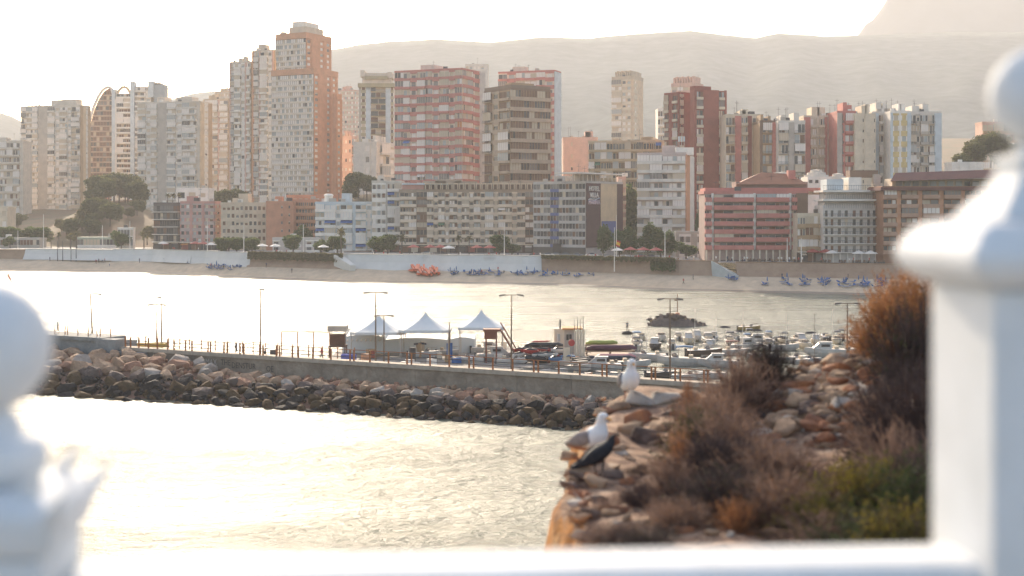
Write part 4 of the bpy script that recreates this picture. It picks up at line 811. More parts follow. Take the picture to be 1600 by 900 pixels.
for px in (305, 318, 646, 672, 688, 745, 765, 985, 1005, 1025, 1290, 1270): d = interp(PROM, px)+12.5; place(pr_, (gx(px, d), d, 7.03), 'dark red open cafe parasol on the seafront terraces', 'red cafe parasols', 1.4)
bench = MB(); bench.box(-.35, -.35, .7, .35, .35, .74, dgrey); bench.box(-.04, -.04, 0, .04, .04, .7, dgrey)
for sx_ in (-.7, .7): bench.box(sx_-.22, -.22, .42, sx_+.22, .22, .46, brownr); bench.box(sx_+(.18 if sx_ > 0 else -.22), -.22, .46, sx_+(.22 if sx_ > 0 else -.18), .22, .9, brownr); bench.box(sx_-.2, -.2, 0, sx_-.16, .2, .419, dgrey); bench.box(sx_+.12, -.2, 0, sx_+.16, .2, .419, dgrey)
bme = bench.mesh('cafe_table')
for i in range(60):
    px = R.choice((R.uniform(245, 420), R.uniform(640, 830), R.uniform(960, 1060), R.uniform(1110, 1250), R.uniform(1270, 1380))); d = interp(PROM, px)+R.uniform(6, 11)
    o = put('cafe_table', bme, None, (gx(px, d), d, 7.03), R.random()*3); tag(o, 'small cafe table with two chairs on the seafront terraces', 'table', 'cafe tables on the promenade')
rc = random.Random(17)
for i in range(46):
    px = rc.uniform(560, 940); x = gx(px, 178); yb = rc.uniform(170 if x < -10 else 174, 184); x = gx(px, yb)
    if x > 9.3: continue
    k_ = rc.randrange(4); m_ = rc.choice((white, dgrey, redbr, awn_b, tanr, greyr, orange, cream))
    b = MB()
    if k_ == 0: b.box(-.5, -.4, 0, .5, .4, rc.uniform(.5, 1.1), m_); pass; nm = 'locker'
    elif k_ == 1: b.lathe([(.3, 0), (.33, .1), (.33, .8), (.3, .9)], m_, 10); nm = 'drum'
    elif k_ == 2: b.loft([[(x_, -w_, 0), (x_, -w_*1.2, .3), (x_, w_*1.2, .3), (x_, w_, 0)] for x_, w_ in ((-1.3, .2), (-.5, .34), (.6, .34), (1.4, .08))], m_); nm = 'dinghy'
    else: b.box(-.05, -.5, 0, .05, .5, 1.9, m_); b.box(-.25, -.04, 0, .25, .04, .1, dgrey); nm = 'sail_board'
    o = b.build(nm, loc=(x, yb, 1.27)); o.rotation_euler = (0, 0, rc.uniform(-1, 1)); tag(o, 'small %s among the gear crowding the quay behind the railing' % nm.replace('_', ' '), nm.replace('_', ' '), 'gear on the quay')
# beach loungers and parasols
lg = thing('sun_lounger', 'x', 'sun lounger'); b = MB(); b.box(-.32, -.95, .28, .32, .55, .36, awn_b); b.loft([[(-.32, .5, .3), (.32, .5, .3), (.32, .55, .36), (-.32, .55, .36)], [(-.32, .95, .72), (.32, .95, .72), (.32, .93, .79), (-.32, .93, .79)]], awn_b); b.build('bed', lg)
for x in (-.28, .28):
    for y in (-.8, .45): b = MB(); b.box(x-.03, y-.03, -.05, x+.03, y+.03, .279, white); b.build('leg', lg)
for px, n, nb in ((1197, 3, 1), (1229, 6, 2), (1258, 8, 3), (1287, 10, 4), (1318, 9, 3), (1337, 4, 1), (1352, 9, 3), (1372, 6, 2), (1380, 5, 2), (1143, 6, 2), (330, 7, 3), (342, 8, 3), (355, 5, 2), (372, 5, 1), (708, 6, 3), (730, 4, 1), (742, 6, 3), (752, 4, 2), (765, 4, 1), (780, 5, 1), (806, 5, 2), (818, 4, 1), (836, 5, 2), (851, 6, 2), (868, 4, 1), (884, 4, 2), (905, 3, 1), (925, 2, 1)):
    for i in range(n):
        p = sand_pt(px+R.uniform(-5, 5), R.uniform(4.5, 10) if px > 1150 or px < 400 else R.uniform(5, 9)); 
        if px > 1150: p = sand_pt(px+R.uniform(-6, 6), R.uniform(5, 11))
        place(lg, p, 'blue sun lounger in one of the small clusters on the sand', 'blue sun loungers', None, R.random()*6)
    for i in range(nb): place(pb_, sand_pt(px+R.uniform(-6, 6), R.uniform(5, 10)), 'closed dark blue parasol among the blue loungers on the sand', 'closed blue parasols', R.uniform(.6, .85))
orm = M('pedalo_orange', (.62, .12, .04), rough=.4, var=.05)
pd_ = thing('pedal_boat', 'x', 'pedal boat')
for y in (-.55, .55):
    b = MB(); b.loft([[(x, y+w_*q, z) for q, z in ((-1, .45), (-.8, .1), (.8, .1), (1, .45))] for x, w_ in ((-1.6, .2), (-1.2, .28), (1.2, .28), (1.9, .05))], orm); b.build('float', pd_)
b = MB(); b.box(-1, -.8, .451, .6, .8, .6, orm); b.build('deck', pd_); b = MB(); b.box(-.9, -.6, .601, -.4, .6, 1.15, white); b.build('seat', pd_); b = MB(); b.loft([[(-.9, -.25, 1.16), (-.9, .25, 1.16), (-1.2, .25, 1.9), (-1.2, -.25, 1.9)], [(1.2, -.25, .61), (1.2, .25, .61), (1.3, .25, .7), (1.3, -.25, .7)]], orm); b.build('slide', pd_)
for i in range(14):
    place(pd_, sand_pt(645+i*2.9, 4.5+R.random()*5.5), 'orange pedal boat beached in the bright row below the curving white wall', 'orange pedal boats on the sand', 1.15, -1.4+R.uniform(-.4, .4))
# promenade lamps, flags
def lamp_post(loc, h, label, heads=1, arm=1.2, r=.09, m=None, lean=0, rz=0, group=None, fld=None):
    m = m or M('lamp_grey', (.32, .28, .24), rough=.5); o = thing('lamp_post', label, 'lamp post', loc, rz, group); b = MB(); b.tube((0, 0, -.5), (lean, 0, h), r*1.4, r*.7, m, 6); b.build('pole', o)
    if heads:
        b = MB(); b.tube((lean-(arm if heads > 1 else 0), 0, h), (lean+arm, 0, h), r*.6, r*.6, m, 5); b.build('arm', o)
    for i in range(heads):
        sx = 1 if i == 0 else -1; b = MB(); x = lean+sx*arm; b.loft([[(x-sx*.1, -.16, h-.02), (x-sx*.1, .16, h-.02), (x-sx*.1, .16, h+.12), (x-sx*.1, -.16, h+.12)], [(x+sx*.7, -.2, h-.16), (x+sx*.7, .2, h-.16), (x+sx*.65, .2, h+.06), (x+sx*.65, -.2, h+.06)]], dgrey); q = b.build('lamp_head', o); b = MB(); xa, xb = sorted((x+sx*.08, x+sx*.62)); b.box(xa, -.12, h-.22, xb, .12, h-.165, gl_l); b.build('lens', q)
    return o
for px, top, lab in ((28, 360, 'white pole at the far left end of the promenade'), (68, 335, 'white pole left of the glazed pavilion'), (160, 352, 'white pole over the glazed pavilion'), (203, 345, 'tall white pole beside the small billboard kiosk'), (324, 346, 'white pole before the pink block'), (381, 352, 'white pole before the cream grid block'), (474, 350, 'white pole before the salmon wing'), (788, 352, 'white pole over the round tree before the beige block'), (1039, 362, 'tall white lamp post among the trees by the white balcony block'), (1252, 372, 'thin pole before the salmon block cafes'), (1230, 372, 'thin pole left of the narrow cream house')):
    d = interp(PROM, px)+1.5; lamp_post((gx(px, d), d, 7), zy(top, d)-7, lab, 0, r=.12, m=white)
for px in (90, 98, 111, 119):
    p = sand_pt(px, 4); lamp_post(tuple(p), 7.5, 'thin dark pole standing on the sand before the leftmost white wall', 0, r=.12, m=dgrey, group='dark poles on the left sand')
for px, dd in ((963, -.5), (960, -5)):
    d = interp(PROM, px)+dd; o = lamp_post((gx(px, d), d, 4.5 if dd < -2 else 7), (13 if dd > -2 else 12), 'white flag pole beside the long hedge, ' + ('taller, carrying the flag' if dd > -2 else 'bare, standing down on the sand'), 0, r=.1, m=white)
d = interp(PROM, 963)-.6; fl = MB()
pts = [[(gx(963, d)+.15+u*1.1-.3*v, d-.1+.15*math.sin(u*6+v), zy(375+v*9, d)-u*.5) for u in (0, .33, .66, 1)] for v in (0, .25, .75, 1)]
for i, m in enumerate((M('flag_red', (.45, .04, .03), var=0), M('flag_yellow', (.7, .42, .04), var=0), M('flag_red', (0, 0, 0)))):
    for j in range(3): fl.face([pts[i][j], pts[i][j+1], pts[i+1][j+1], pts[i+1][j]], m)
tag(fl.build('flag'), 'red and yellow flag hanging from the taller white pole by the hedge', 'flag')
# ------------------------------------------------------------------ breakwater
W0 = Vector((-48.4, 168.6)); WD = Vector((66.7, -36.6)).normalized(); WN = Vector((WD.y, -WD.x))   # WN points to the camera
def wl(s, off=0): p = W0+WD*s; return p+WN*off            # s metres along from the left block end
sof = lambda px: (lambda k: (k*W0.y-W0.x)/(WD.x-k*WD.y))((px-800)/F)
bw = thing('breakwater', 'long concrete breakwater with a raised left end block and boulders heaped below', 'breakwater', (W0.x, W0.y, 0))
rel = lambda p, z: (p.x-W0.x, p.y-W0.y, z)
cdk = mat('old_concrete', (.40, .32, .24), rough=.95, c2=(.22, .17, .125), sc=.7, bump=.6, bsc=2.5); ctop = mat('kerb_concrete', (.52, .43, .33), rough=.9, c2=(.38, .31, .24), sc=1.5, bump=.2)
cblk = mat('block_concrete', (.33, .32, .30), rough=.9, c2=(.20, .20, .19), sc=.6, bump=.5, bsc=3)
seg = 6.2; s_ = .0; i = 0
while s_ < 112:
    a, e = s_+.02, min(112, s_+seg)-.02; b = MB(); b.loft([[rel(wl(s, 0), -2), rel(wl(s, 0), 3.55), rel(wl(s, -1), 3.55), rel(wl(s, -1), -2)] for s in (a, e)], cdk); b.build('wall_panel', bw)
    b = MB(); b.loft([[rel(wl(s, .25), 3.56), rel(wl(s, .25), 4.0), rel(wl(s, -1.2), 4.0), rel(wl(s, -1.2), 3.56)] for s in (a, e)], ctop); b.build('coping', bw); s_ += seg
b = MB(); b.loft([[rel(wl(s, -1.003), -2), rel(wl(s, -1.003), 3.3), rel(wl(s, -5.5), 3.2), rel(wl(s, -5.5), -2)] for s in (-16, 112)], ctop); b.build('walkway', bw)
b = MB(); b.loft([[rel(wl(s, .5), -2), rel(wl(s, .5), 4.55), rel(wl(s, -3.2), 4.55), rel(wl(s, -3.2), -2)] for s in (-17, .5)], cblk); b.build('raised_block', bw)
b = MB(); b.loft([[rel(wl(s, .8), 4.553), rel(wl(s, .8), 5.0), rel(wl(s, -3.4), 5.0), rel(wl(s, -3.4), 4.553)] for s in (-17.2, -1.5)], cblk); b.build('coping', bw)
b = MB(); b.loft([[rel(wl(s, 1.1), 1), rel(wl(s, 1.1), 4.9), rel(wl(s, -.8), 4.9), rel(wl(s, -.8), 1)] for s in (-2.2, 1.0)], cblk); b.build('end_block', bw)
b = MB(); b.loft([[rel(wl(s, 1.4), 1), rel(wl(s, 1.4), 3.5), rel(wl(s, 0.01), 3.5), rel(wl(s, 0.01), 1)] for s in (1.2, 5.4)], cblk); b.build('end_block', bw)
dirt = mat('rust_rubble', (.24, .13, .085), rough=1, c2=(.12, .075, .055), sc=1.6, bump=1, bsc=4)
# foot line, water line of the boulder slope
def foot_line(s): return wl(s, 1.2 if s < 18 else .3), (3.3 if s < 14 else lerp(3.3, 2.2, min(1, (s-14)/6)))
def water_line(s):
    p = interp([(-22, 13.0), (0, 14.5), (15, 13.5), (35, 11.0), (60, 9.2), (80, 8.5), (112, 8)], s); return wl(s-1.5 if s > 0 else s, p)
def slope_pt(s, t):
    a, z = foot_line(s); b_ = water_line(s)
    bul = math.sin(math.pi*min(1, t))*.35
    zz = z*(1-t)**.85+bul if t < 1 else -(t-1)*3
    if s < -12: zz *= max(.0, 1-((-12-s)/9)**2*.9); zz = min(zz, 3.6)
    return Vector((a.x+(b_.x-a.x)*t, a.y+(b_.y-a.y)*t, zz))
rows = [[tuple(slope_pt(s, t)-Vector((W0.x, W0.y, .45))) for s in np.linspace(-21, 112, 90)] for t in (0, .15, .3, .45, .6, .75, .9, 1.05, 1.3)]
b = MB(); k = b.mi(dirt)
for r in rows: b.v += [(p[0], p[1], p[2]+.25*noise.noise(Vector((p[0]*.9, p[1]*.9, 1)))) for p in r]
for i in range(8):
    for j in range(89): b.f.append((i*90+j, i*90+j+1, (i+1)*90+j+1, (i+1)*90+j)); b.m.append(k)
b.build('rubble_bed', bw)
r_tan = mat('boulder_tan', (.46, .30, .19), rough=.95, c2=(.27, .17, .11), sc=.9, bump=.9, bsc=3); r_red = mat('boulder_red', (.40, .21, .13), rough=.95, c2=(.24, .13, .085), sc=.8, bump=.9, bsc=3); r_pal = mat('boulder_pale', (.42, .36, .30), rough=.95, c2=(.30, .24, .20), sc=1, bump=.8, bsc=3)
r_dk = mat('boulder_wet', (.055, .045, .04), spec=.15, rough=.85, c2=(.02, .02, .022), sc=1, bump=.9, bsc=4); r_ms = mat('boulder_algae', (.16, .095, .05), spec=.15, rough=.9, c2=(.055, .04, .025), sc=.9, bump=.9, bsc=4); r_gy = mat('boulder_grey', (.22, .155, .125), rough=.9, spec=.2, c2=(.10, .075, .065), sc=1.1, bump=.9, bsc=3)
def rock_mesh(name, seed, m, n=26, sub=False):
    rr = random.Random(seed); bm = bmesh.new(); ax = Vector((rr.uniform(.8, 1), rr.uniform(.55, .75), rr.uniform(.42, .6)))
    for i in range(n):
        v = Vector((rr.gauss(0, 1), rr.gauss(0, 1), rr.gauss(0, 1))).normalized(); q = 1/max(abs(v.x), abs(v.y), abs(v.z))**.55*rr.uniform(.82, 1)
        bm.verts.new((v.x*q*ax.x, v.y*q*ax.y, v.z*q*ax.z))
    r = bmesh.ops.convex_hull(bm, input=bm.verts); bmesh.ops.delete(bm, geom=list({g for g in r['geom_interior'] if isinstance(g, bmesh.types.BMVert)}), context='VERTS')
    if sub:
        bmesh.ops.bevel(bm, geom=list(bm.edges), offset=.07, segments=2, affect='EDGES', profile=.6)
    me = bpy.data.meshes.new(name); bm.to_mesh(me); bm.free(); me.materials.append(m); return me
RK = {m.name: [rock_mesh('boulder', 100+i*7+j*31, m, 34) for i in range(7)] for j, m in enumerate((r_tan, r_red, r_pal, r_dk, r_ms, r_gy))}
def rk(mname, p, s, rr, par=None, nm='boulder', rel_=None):
    o = put(nm, rr.choice(RK[mname]), par, p); o.rotation_euler = (rr.gauss(0, .35), rr.gauss(0, .35), rr.random()*6.28 if s < 1 else rr.gauss(-.5, .5)); o.scale = (s*rr.uniform(.9, 1.2), s*rr.uniform(.8, 1.1), s*rr.uniform(.8, 1.15)); return o
rr = random.Random(11); cand = []; bw_n = []; late = []
s = -20.5
while s < 84:
    sz = interp([(-21, 1.7), (12, 1.65), (20, 1.3), (40, 1.12), (84, 1.08)], s); t0 = .04 if s < 16 else interp([(16, .1), (35, .3), (62, .32)], s); nr = 8 if s < 16 else 7
    for i in range(nr):
        t = lerp(t0, 1.0, (i+.5*(rr.random()-.3))/(nr-1)); cand.append((s+rr.uniform(-.5, .5)*sz+(i % 2)*sz*.8, t, sz*rr.uniform(.7, 1.15)*(1.0 if t < .8 else .8)))
    s += sz*1.62
cand.sort(key=lambda c: -c[2]*(1 if c[1] > .05 else .5))
for q, (s, t, sz) in enumerate(cand):
    p = slope_pt(s, min(t, 1.04)); u = t+rr.gauss(0, .05)+(0 if s < 14 else .1)
    mn = rr.choice(('boulder_tan', 'boulder_tan', 'boulder_red', 'boulder_pale', 'boulder_tan')) if u < .56 else rr.choice(('boulder_grey', 'boulder_wet', 'boulder_grey')) if u < .72 else rr.choice(('boulder_algae', 'boulder_wet', 'boulder_algae')) if u < .93 else rr.choice(('boulder_wet', 'boulder_wet', 'boulder_algae'))
    if q < 0 or (len(bw_n) < 299 and (s > -21)): bw_n.append(1); rk(mn, (p.x-W0.x, p.y-W0.y, p.z-.15*sz), sz, rr, bw)
    else: late.append((rr.choice(RK[mn]), (p.x-W0.x, p.y-W0.y, p.z-.15*sz), sz, (rr.gauss(0, .35), rr.gauss(0, .35), rr.random()*6)))
print('boulders', len(cand))
def joined(name, items, par=None):
    by = MB()
    for me, p, s, e in items:
        m = me.materials[0]; k = by.mi(m); i0 = len(by.v); rot = Matrix.Rotation(e[2], 3, 'Z')@Matrix.Rotation(e[0], 3, 'X')@Matrix.Rotation(e[1], 3, 'Y')
        by.v += [tuple(rot@(v.co*s)+Vector(p)) for v in me.vertices]
        for f in me.polygons: by.f.append(tuple(i0+v for v in f.vertices)); by.m.append(k)
    return by.build(name, par)
it = late
for i in range(2200):
    s = rr.uniform(-20, 90); t = rr.random()**.8*1.02 if s > 15 else rr.random(); p = slope_pt(s, t); sz = rr.uniform(.18, .5); u = t+rr.gauss(0, .05)+(0 if s < 14 else .1)
    mn = rr.choice(('boulder_tan', 'boulder_red', 'boulder_red')) if u < .5 else rr.choice(('boulder_grey', 'boulder_wet')) if u < .75 else rr.choice(('boulder_algae', 'boulder_wet', 'boulder_wet'))
    it.append((rr.choice(RK[mn]), (p.x-W0.x, p.y-W0.y, p.z-.25), sz, (rr.random()*3, rr.random()*3, rr.random()*6)))
tag(joined('rubble', it, bw), kind='stuff')
# railing
rm_ = M('orange_steel', (.36, .15, .06), rough=.7, var=.2, sc=2)  # dark orange tone for posts, top rails and pergola
rl = thing('railing', 'orange railing of paired posts and wires along the breakwater edge', 'railing', (W0.x, W0.y, 4.0))
pm = MB(); pm.box(-.07, -.07, -.02, .07, .07, 1.25, rm_); pme = pm.mesh('post')
px = 196
posts = [196, 204, 217, 232, 246, 262, 272, 290, 300, 325, 329, 350, 355, 375, 381, 406, 411, 432, 437, 457, 466, 489, 517, 547, 553, 578, 607, 636, 643, 672, 702, 733, 740, 770, 801, 834, 841, 873, 906, 941, 948, 985, 1018, 1024, 1055, 1063, 1100, 1106]
for px in posts: p = wl(sof(px), .0); put('post', pme, rl, (p.x-W0.x, p.y-W0.y, 0), math.atan2(WD.y, WD.x))
for z in (1.22, .8, .4):
    b = MB(); a_, e_ = wl(sof(196), 0)-W0, wl(sof(1110), 0)-W0; b.tube((a_.x, a_.y, z), (e_.x, e_.y, z), .04, .04, rm_ if z > 1 else dgrey, 4); b.build('rail' if z > 1 else 'wire', rl)
r2 = thing('railing', 'thin railing on top of the raised grey block at the left end of the breakwater', 'railing', (W0.x, W0.y, 5.0))
for px in (81, 97, 101, 117, 133, 147, 152, 168): p = wl(sof(px), -.5)-W0; put('post', pme, r2, (p.x, p.y, 0)).scale = (.7, .7, .9)
b = MB(); a_, e_ = wl(sof(81), -.5)-W0, wl(sof(168), -.5)-W0; b.tube((a_.x, a_.y, 1.1), (e_.x, e_.y, 1.1), .025, .025, dgrey, 4); b.build('rail', r2)
r3 = thing('railing', 'second railing of taller orange frames on the harbour side of the breakwater walkway', 'railing', (W0.x, W0.y, 3.2)); prev = None
for px in (182, 200, 218, 236, 251, 270, 292, 312, 335, 352, 372, 391, 415, 440, 462, 486, 513): 
    p = wl(sof(px), -5)-W0; put('post', pme, r3, (p.x, p.y, 0)).scale = (.8, .8, 1.35)
    if prev and R.random() < .75: b = MB(); b.tube((prev.x, prev.y, 1.66), (p.x, p.y, 1.66), .03, .03, rm_, 4); b.build('rail', r3)
    prev = p
# graffiti on the wall
def text3(body, size, m, ext=.01):
    cu = bpy.data.curves.new('t', 'FONT'); cu.body = body; cu.size = size; cu.extrude = ext; cu.resolution_u = 2; t = bpy.data.objects.new('t', cu); COL.objects.link(t)
    me = bpy.data.meshes.new_from_object(t); bpy.data.objects.remove(t); me.materials.clear(); me.materials.append(m); return me
gm = M('graffiti_black', (.10, .09, .08), rough=.9, var=0); gw = M('graffiti_pale', (.45, .42, .40), rough=.9, var=0)
for body, px, m, z in (('MAX', 321, gw, 2.55), ('THE', 345, gm, 2.6), ('DENSTUR', 362, gm, 2.35), ('OE', 416, gm, 2.2)):
    p = wl(sof(px), .03)-W0; o = put('graffiti', text3(body, .95, m), bw, (p.x, p.y, z)); o.rotation_euler = (rad(90), 0, math.atan2(WD.y, WD.x)); o.scale = (.85, 1, 1)
# small things on the breakwater
def bx_thing(nm, lab, cat, loc, dims, m, rz=0, bev=.03):
    b = MB(); b.box(-dims[0]/2, -dims[1]/2, 0, dims[0]/2, dims[1]/2, dims[2], m); o = b.build(nm, loc=loc, bevel=bev); o.rotation_euler = (0, 0, rz); return tag(o, lab, cat)
wa = math.atan2(WD.y, WD.x)
p = wl(sof(75), -1.6); person(4, (p.x, p.y, 5.0), 'person in white standing at the left end of the raised block', s=.95)
p = wl(sof(334), -4); person(0, (p.x, p.y, 3.25), 'person in dark clothes seen from behind beside the railing, left of the pergola frames', s=1.0)
p = wl(sof(465), -4.5); person(2, (p.x, p.y, 3.25), 'person in a red top bending behind the railing near the wooden kiosk', s=.9)
p = wl(sof(392), -2.5); person(3, (p.x, p.y, 3.25), 'seated person in dark clothes behind the railing, right of the graffiti')
p = wl(sof(205), 1.0); o = thing('tyre_pile', 'two black tyres lying at the foot of the wall near the left boulders', 'tyres', (p.x, p.y, 3.5))
for dx, tl in ((0, .2), (.9, .5)):
    b = MB(); n = 16
    b.loft([[(math.cos(u)*(.38+.14*math.cos(v))+dx, math.sin(u)*(.38+.14*math.cos(v)), .2+.14*math.sin(v)) for v in np.linspace(0, 6.283, 9)[:-1]] for u in np.linspace(0, 6.283, n+1)], gl_d); q = b.build('tyre', o); q.rotation_euler = (tl, .3, 0)
# ------------------------------------------------------------------ lamps of the quay
for px, top, base, heads, arm, lean, d, lab in ((145, 459, 516, 1, .7, -.3, 176, 'leaning lamp post at the left end of the breakwater'), (253, 464, 540, 1, -.7, -.1, 178, 'taller of two thin poles near the yellow planks on the breakwater'), (245, 476, 540, 2, .5, 0, 180, 'shorter of two thin poles near the yellow planks on the breakwater'),
        (407, 452, 545, 1, -.15, 0, 172, 'tall single lamp post behind the graffiti wall'), (587, 457, 545, 2, .8, 0, 170, 'tall twin headed lamp post in front of the left white tent'), (600, 493, 548, 2, .55, 0, 172, 'short twin armed post beside the left white tent'), (799, 461, 570, 2, .75, 0, 160, 'twin headed lamp post right of the wooden stairs'),
        (1047, 467, 575, 2, .75, 0, 152, 'twin headed lamp post in front of the rocky islet'), (1324, 474, 560, 2, .8, 0, 160, 'twin headed lamp post rising behind the stony mound'), (702, 503, 560, 0, 0, 0, 165, 'thin pole between the second and third white tent')):
    zb = max(1.2, zy(base, d)-1.5); o = lamp_post((gx(px, d), d, zb), zy(top, d)-zb, lab, heads, arm, .085, M('lamp_brown', (.16, .12, .09)), lean=lean)
# ------------------------------------------------------------------ quay and tents
quay = MB(); quay.prism([(-24, 171), (-24, 200), (9.8, 194), (9.8, 182), (4, 172), (-4, 163)], -2, 1.25, mat('quay_concrete', (.30, .26, .22), rough=.9)); o = quay.build('quay'); o['kind'] = 'structure'
quay = MB(); quay.prism([(9.803, 184), (9.803, 197), (17.5, 197), (17.5, 184)], -1, .5, M('pontoon_planks', (.26, .20, .15))); o = quay.build('pontoon'); o['kind'] = 'structure'
b = MB(); b.box(-3.4, -.1, .6, 3.4, 1, .75, brownr); b.box(-3.4, 2.4, 1.2, 3.4, 3.6, 1.32, brownr)
for x_ in (-3.3, 0, 3.2): b.box(x_, 0, 0, x_+.12, .12, .599, brownr); b.box(x_, 2.5, 0, x_+.12, 2.62, 1.199, brownr); b.box(x_, .12, .3, x_+.12, 2.5, .4, brownr)
o = b.build('storage_rack', loc=(13.6, 191, .5)); tag(o, 'low brown rack on the pontoon under the stacked inflatables', 'rack')
tw = M('tent_canvas', (.60, .66, .70), rough=.7, var=.03)
for px, d, wpx, top, eave, lab in ((592, 186, 84, 489, 516, 'left white peaked tent, with a slotted lower skirt, on the quay'), (665, 184, 80, 485, 513, 'middle white peaked tent on the quay'), (752, 182, 72, 481, 509, 'right white peaked tent, above the head of the wooden stairs')):
    hw = wpx/2/F*d; z1 = zy(eave, d); z2 = zy(top, d); o = thing('peaked_tent', lab, 'tent', (gx(px, d), d, 1.25), 0, 'white peaked tents'); b = MB(); prof = []
    for i in range(13): t = i/12; prof.append((hw*((1-t)**1.9*.97+.03*(1-t)), z1-1.25+(z2-z1)*t))
    b.lathe([(hw*1.0, z1-1.6)]+prof, tw, 4*6, sq=True); q = b.build('canopy', o, smooth=False); 
    for sx in (-1, 1):
        for sy in (-1, 1): b = MB(); b.tube((sx*hw*.92, sy*hw*.92, 0), (sx*hw*.92, sy*hw*.92, z1-1.5), .06, .06, greyr, 6); b.build('pole', o)
for L, Rr, t, m, lab, gg in ((535, 600, 527, tw, 'white ribbed marquee below the left tent', 1), (600, 700, 531, tw, 'long pale canvas side wall below the middle tent', 0), (704, 742, 530, tw, 'pale canvas side wall below the right tent', 0)):
    d = 188; o = thing('marquee', lab, 'marquee', (gx(L, d), d, 1.25)); b = MB(); x1 = gx(Rr, d)-gx(L, d); h = zy(t, d)-1.25
    n = 8; b.loft([[(x1*i/n, 0, 0), (x1*i/n, 0, h+.35*math.sin(i*math.pi/n)*(1 if gg else .8)), (x1*i/n, 6, h+.2), (x1*i/n, 6, 0)] for i in range(n+1)], m); b.build('canvas', o)
    if gg:
        for i in range(9): b = MB(); b.tube((x1*i/9, -.15, h-.5), (x1*i/9+.9, 1.5, h+1.1), .12, .12, white, 5); b.build('roof_rib', o)
# kiosk, pergola, stairs, cabin
wood = M('dark_wood', (.13, .07, .045), rough=.8, var=.2, sc=2)
o = thing('lookout_kiosk', 'small dark wooden lookout hut with a grey roof left of the white marquee', 'hut', (gx(528, 176), 176, 1.25)); 
b = MB(); b.box(-1.1, -1, 2.0, 1.1, 1, 2.2, wood); b.build('floor', o); b = MB(); b.box(-.9, -.8, 2.21, .9, .8, 3.6, wood); b.build('cabin', o); b = MB(); b.box(-1.2, -1.1, 4.0, 1.2, 1.1, 4.7, greyr); b.build('roof', o)
for sx in (-1, 1):
    for sy in (-.9, .9): b = MB(); b.box(sx-.07, sy-.07, 0, sx+.07, sy+.07, 1.99, wood); b.box(sx*.9-.04, sy*.8-.04, 3.6, sx*.9+.04, sy*.8+.04, 3.99, wood); b.build('leg', o)
o = thing('pergola', 'open orange pergola frame on the quay left of the wooden hut', 'pergola', (gx(440, 180), 180, 1.25)); W_ = gx(515, 180)-gx(440, 180)
for i in range(4):
    b = MB(); x = W_*i/3; b.box(x-.06, -.06, 0, x+.06, .06, 3.6-.2*i*.2, rm_); b.build('post', o)
b = MB(); b.tube((0, 0, 3.6), (W_*.66, 0, 3.5), .05, .05, rm_, 4); b.build('beam', o); b = MB(); b.tube((W_*.5, .4, 3.55), (W_, .4, 3.45), .05, .05, rm_, 4); b.build('beam', o)
d = 176; zc = 1.25; rs = M('stair_red_brown', (.20, .075, .05), var=.15)
o = thing('wooden_stairs', 'reddish brown stair flight coming down from a platform under the right white tent', 'stairs', (gx(772, d), d, zc)); zt_ = zy(513, d)-zc
b = MB(); b.box(gx(755, d)-gx(772, d), -1, zt_-.35, .8, 1, zt_-.05, rs); b.build('platform', o)
b = MB(); b.box(gx(757, d)-gx(772, d), -.9, zt_-1.3, .2, -.8, zt_-.36, rs); b.build('screen', o)
for x in (-1, .3): b = MB(); b.box(x-.1, -.7, 0, x+.1, -.5, zt_-.36, rs); b.build('post', o)
ex = gx(812, d)-gx(772, d); 
for sy in (-.75, .75): b = MB(); b.tube((.8, sy, zt_-.15), (ex, sy, .1), .09, .09, rs, 4); b.build('stringer', o); b = MB(); b.tube((.8, sy, zt_+.75), (ex, sy, 1.0), .05, .05, rs, 4); b.build('handrail', o)
sm_ = MB(); sm_.box(-.17, -.7, -.03, .17, .7, .03, rs); sme = sm_.mesh('step')
for i in range(13): t = (i+.5)/13; put('step', sme, o, (lerp(.8, ex, t), 0, lerp(zt_-.15, .15, t)))
d = 187; o = thing('cabin', 'beige quay cabin with a flat orange edged roof and two small windows', 'cabin', (gx(866, d), d, 1.25)); cw = gx(908, d)-gx(866, d); h = zy(514, d)-1.25
b = MB(); b.box(0, 0, 0, cw*.38, 3, h, cream); b.build('left_room', o); b = MB(); b.box(cw*.38+.003, .1, 0, cw*.75, 3, h-.1, greyr); b.build('right_room', o); b = MB(); b.box(cw*.3, -.3, h-.097, cw*1.05, 3.2, h+.12, M('orange_edge', (.5, .26, .10))); b.build('roof', o)
for u in (.45, .56): b = MB(); b.box(cw*u, .02, h*.55, cw*u+.32, .13, h*.78, gl_d); b.build('window', o)
b = MB(); b.box(cw*.1, -.05, h*.5, cw*.22, .04, h*.8, gl_l); b.build('window', o)
b = MB(); b.tube((cw*.22, .5, h), (cw*.22, .5, h+1.3), .12, .12, dgrey, 6); b.build('chimney', o)
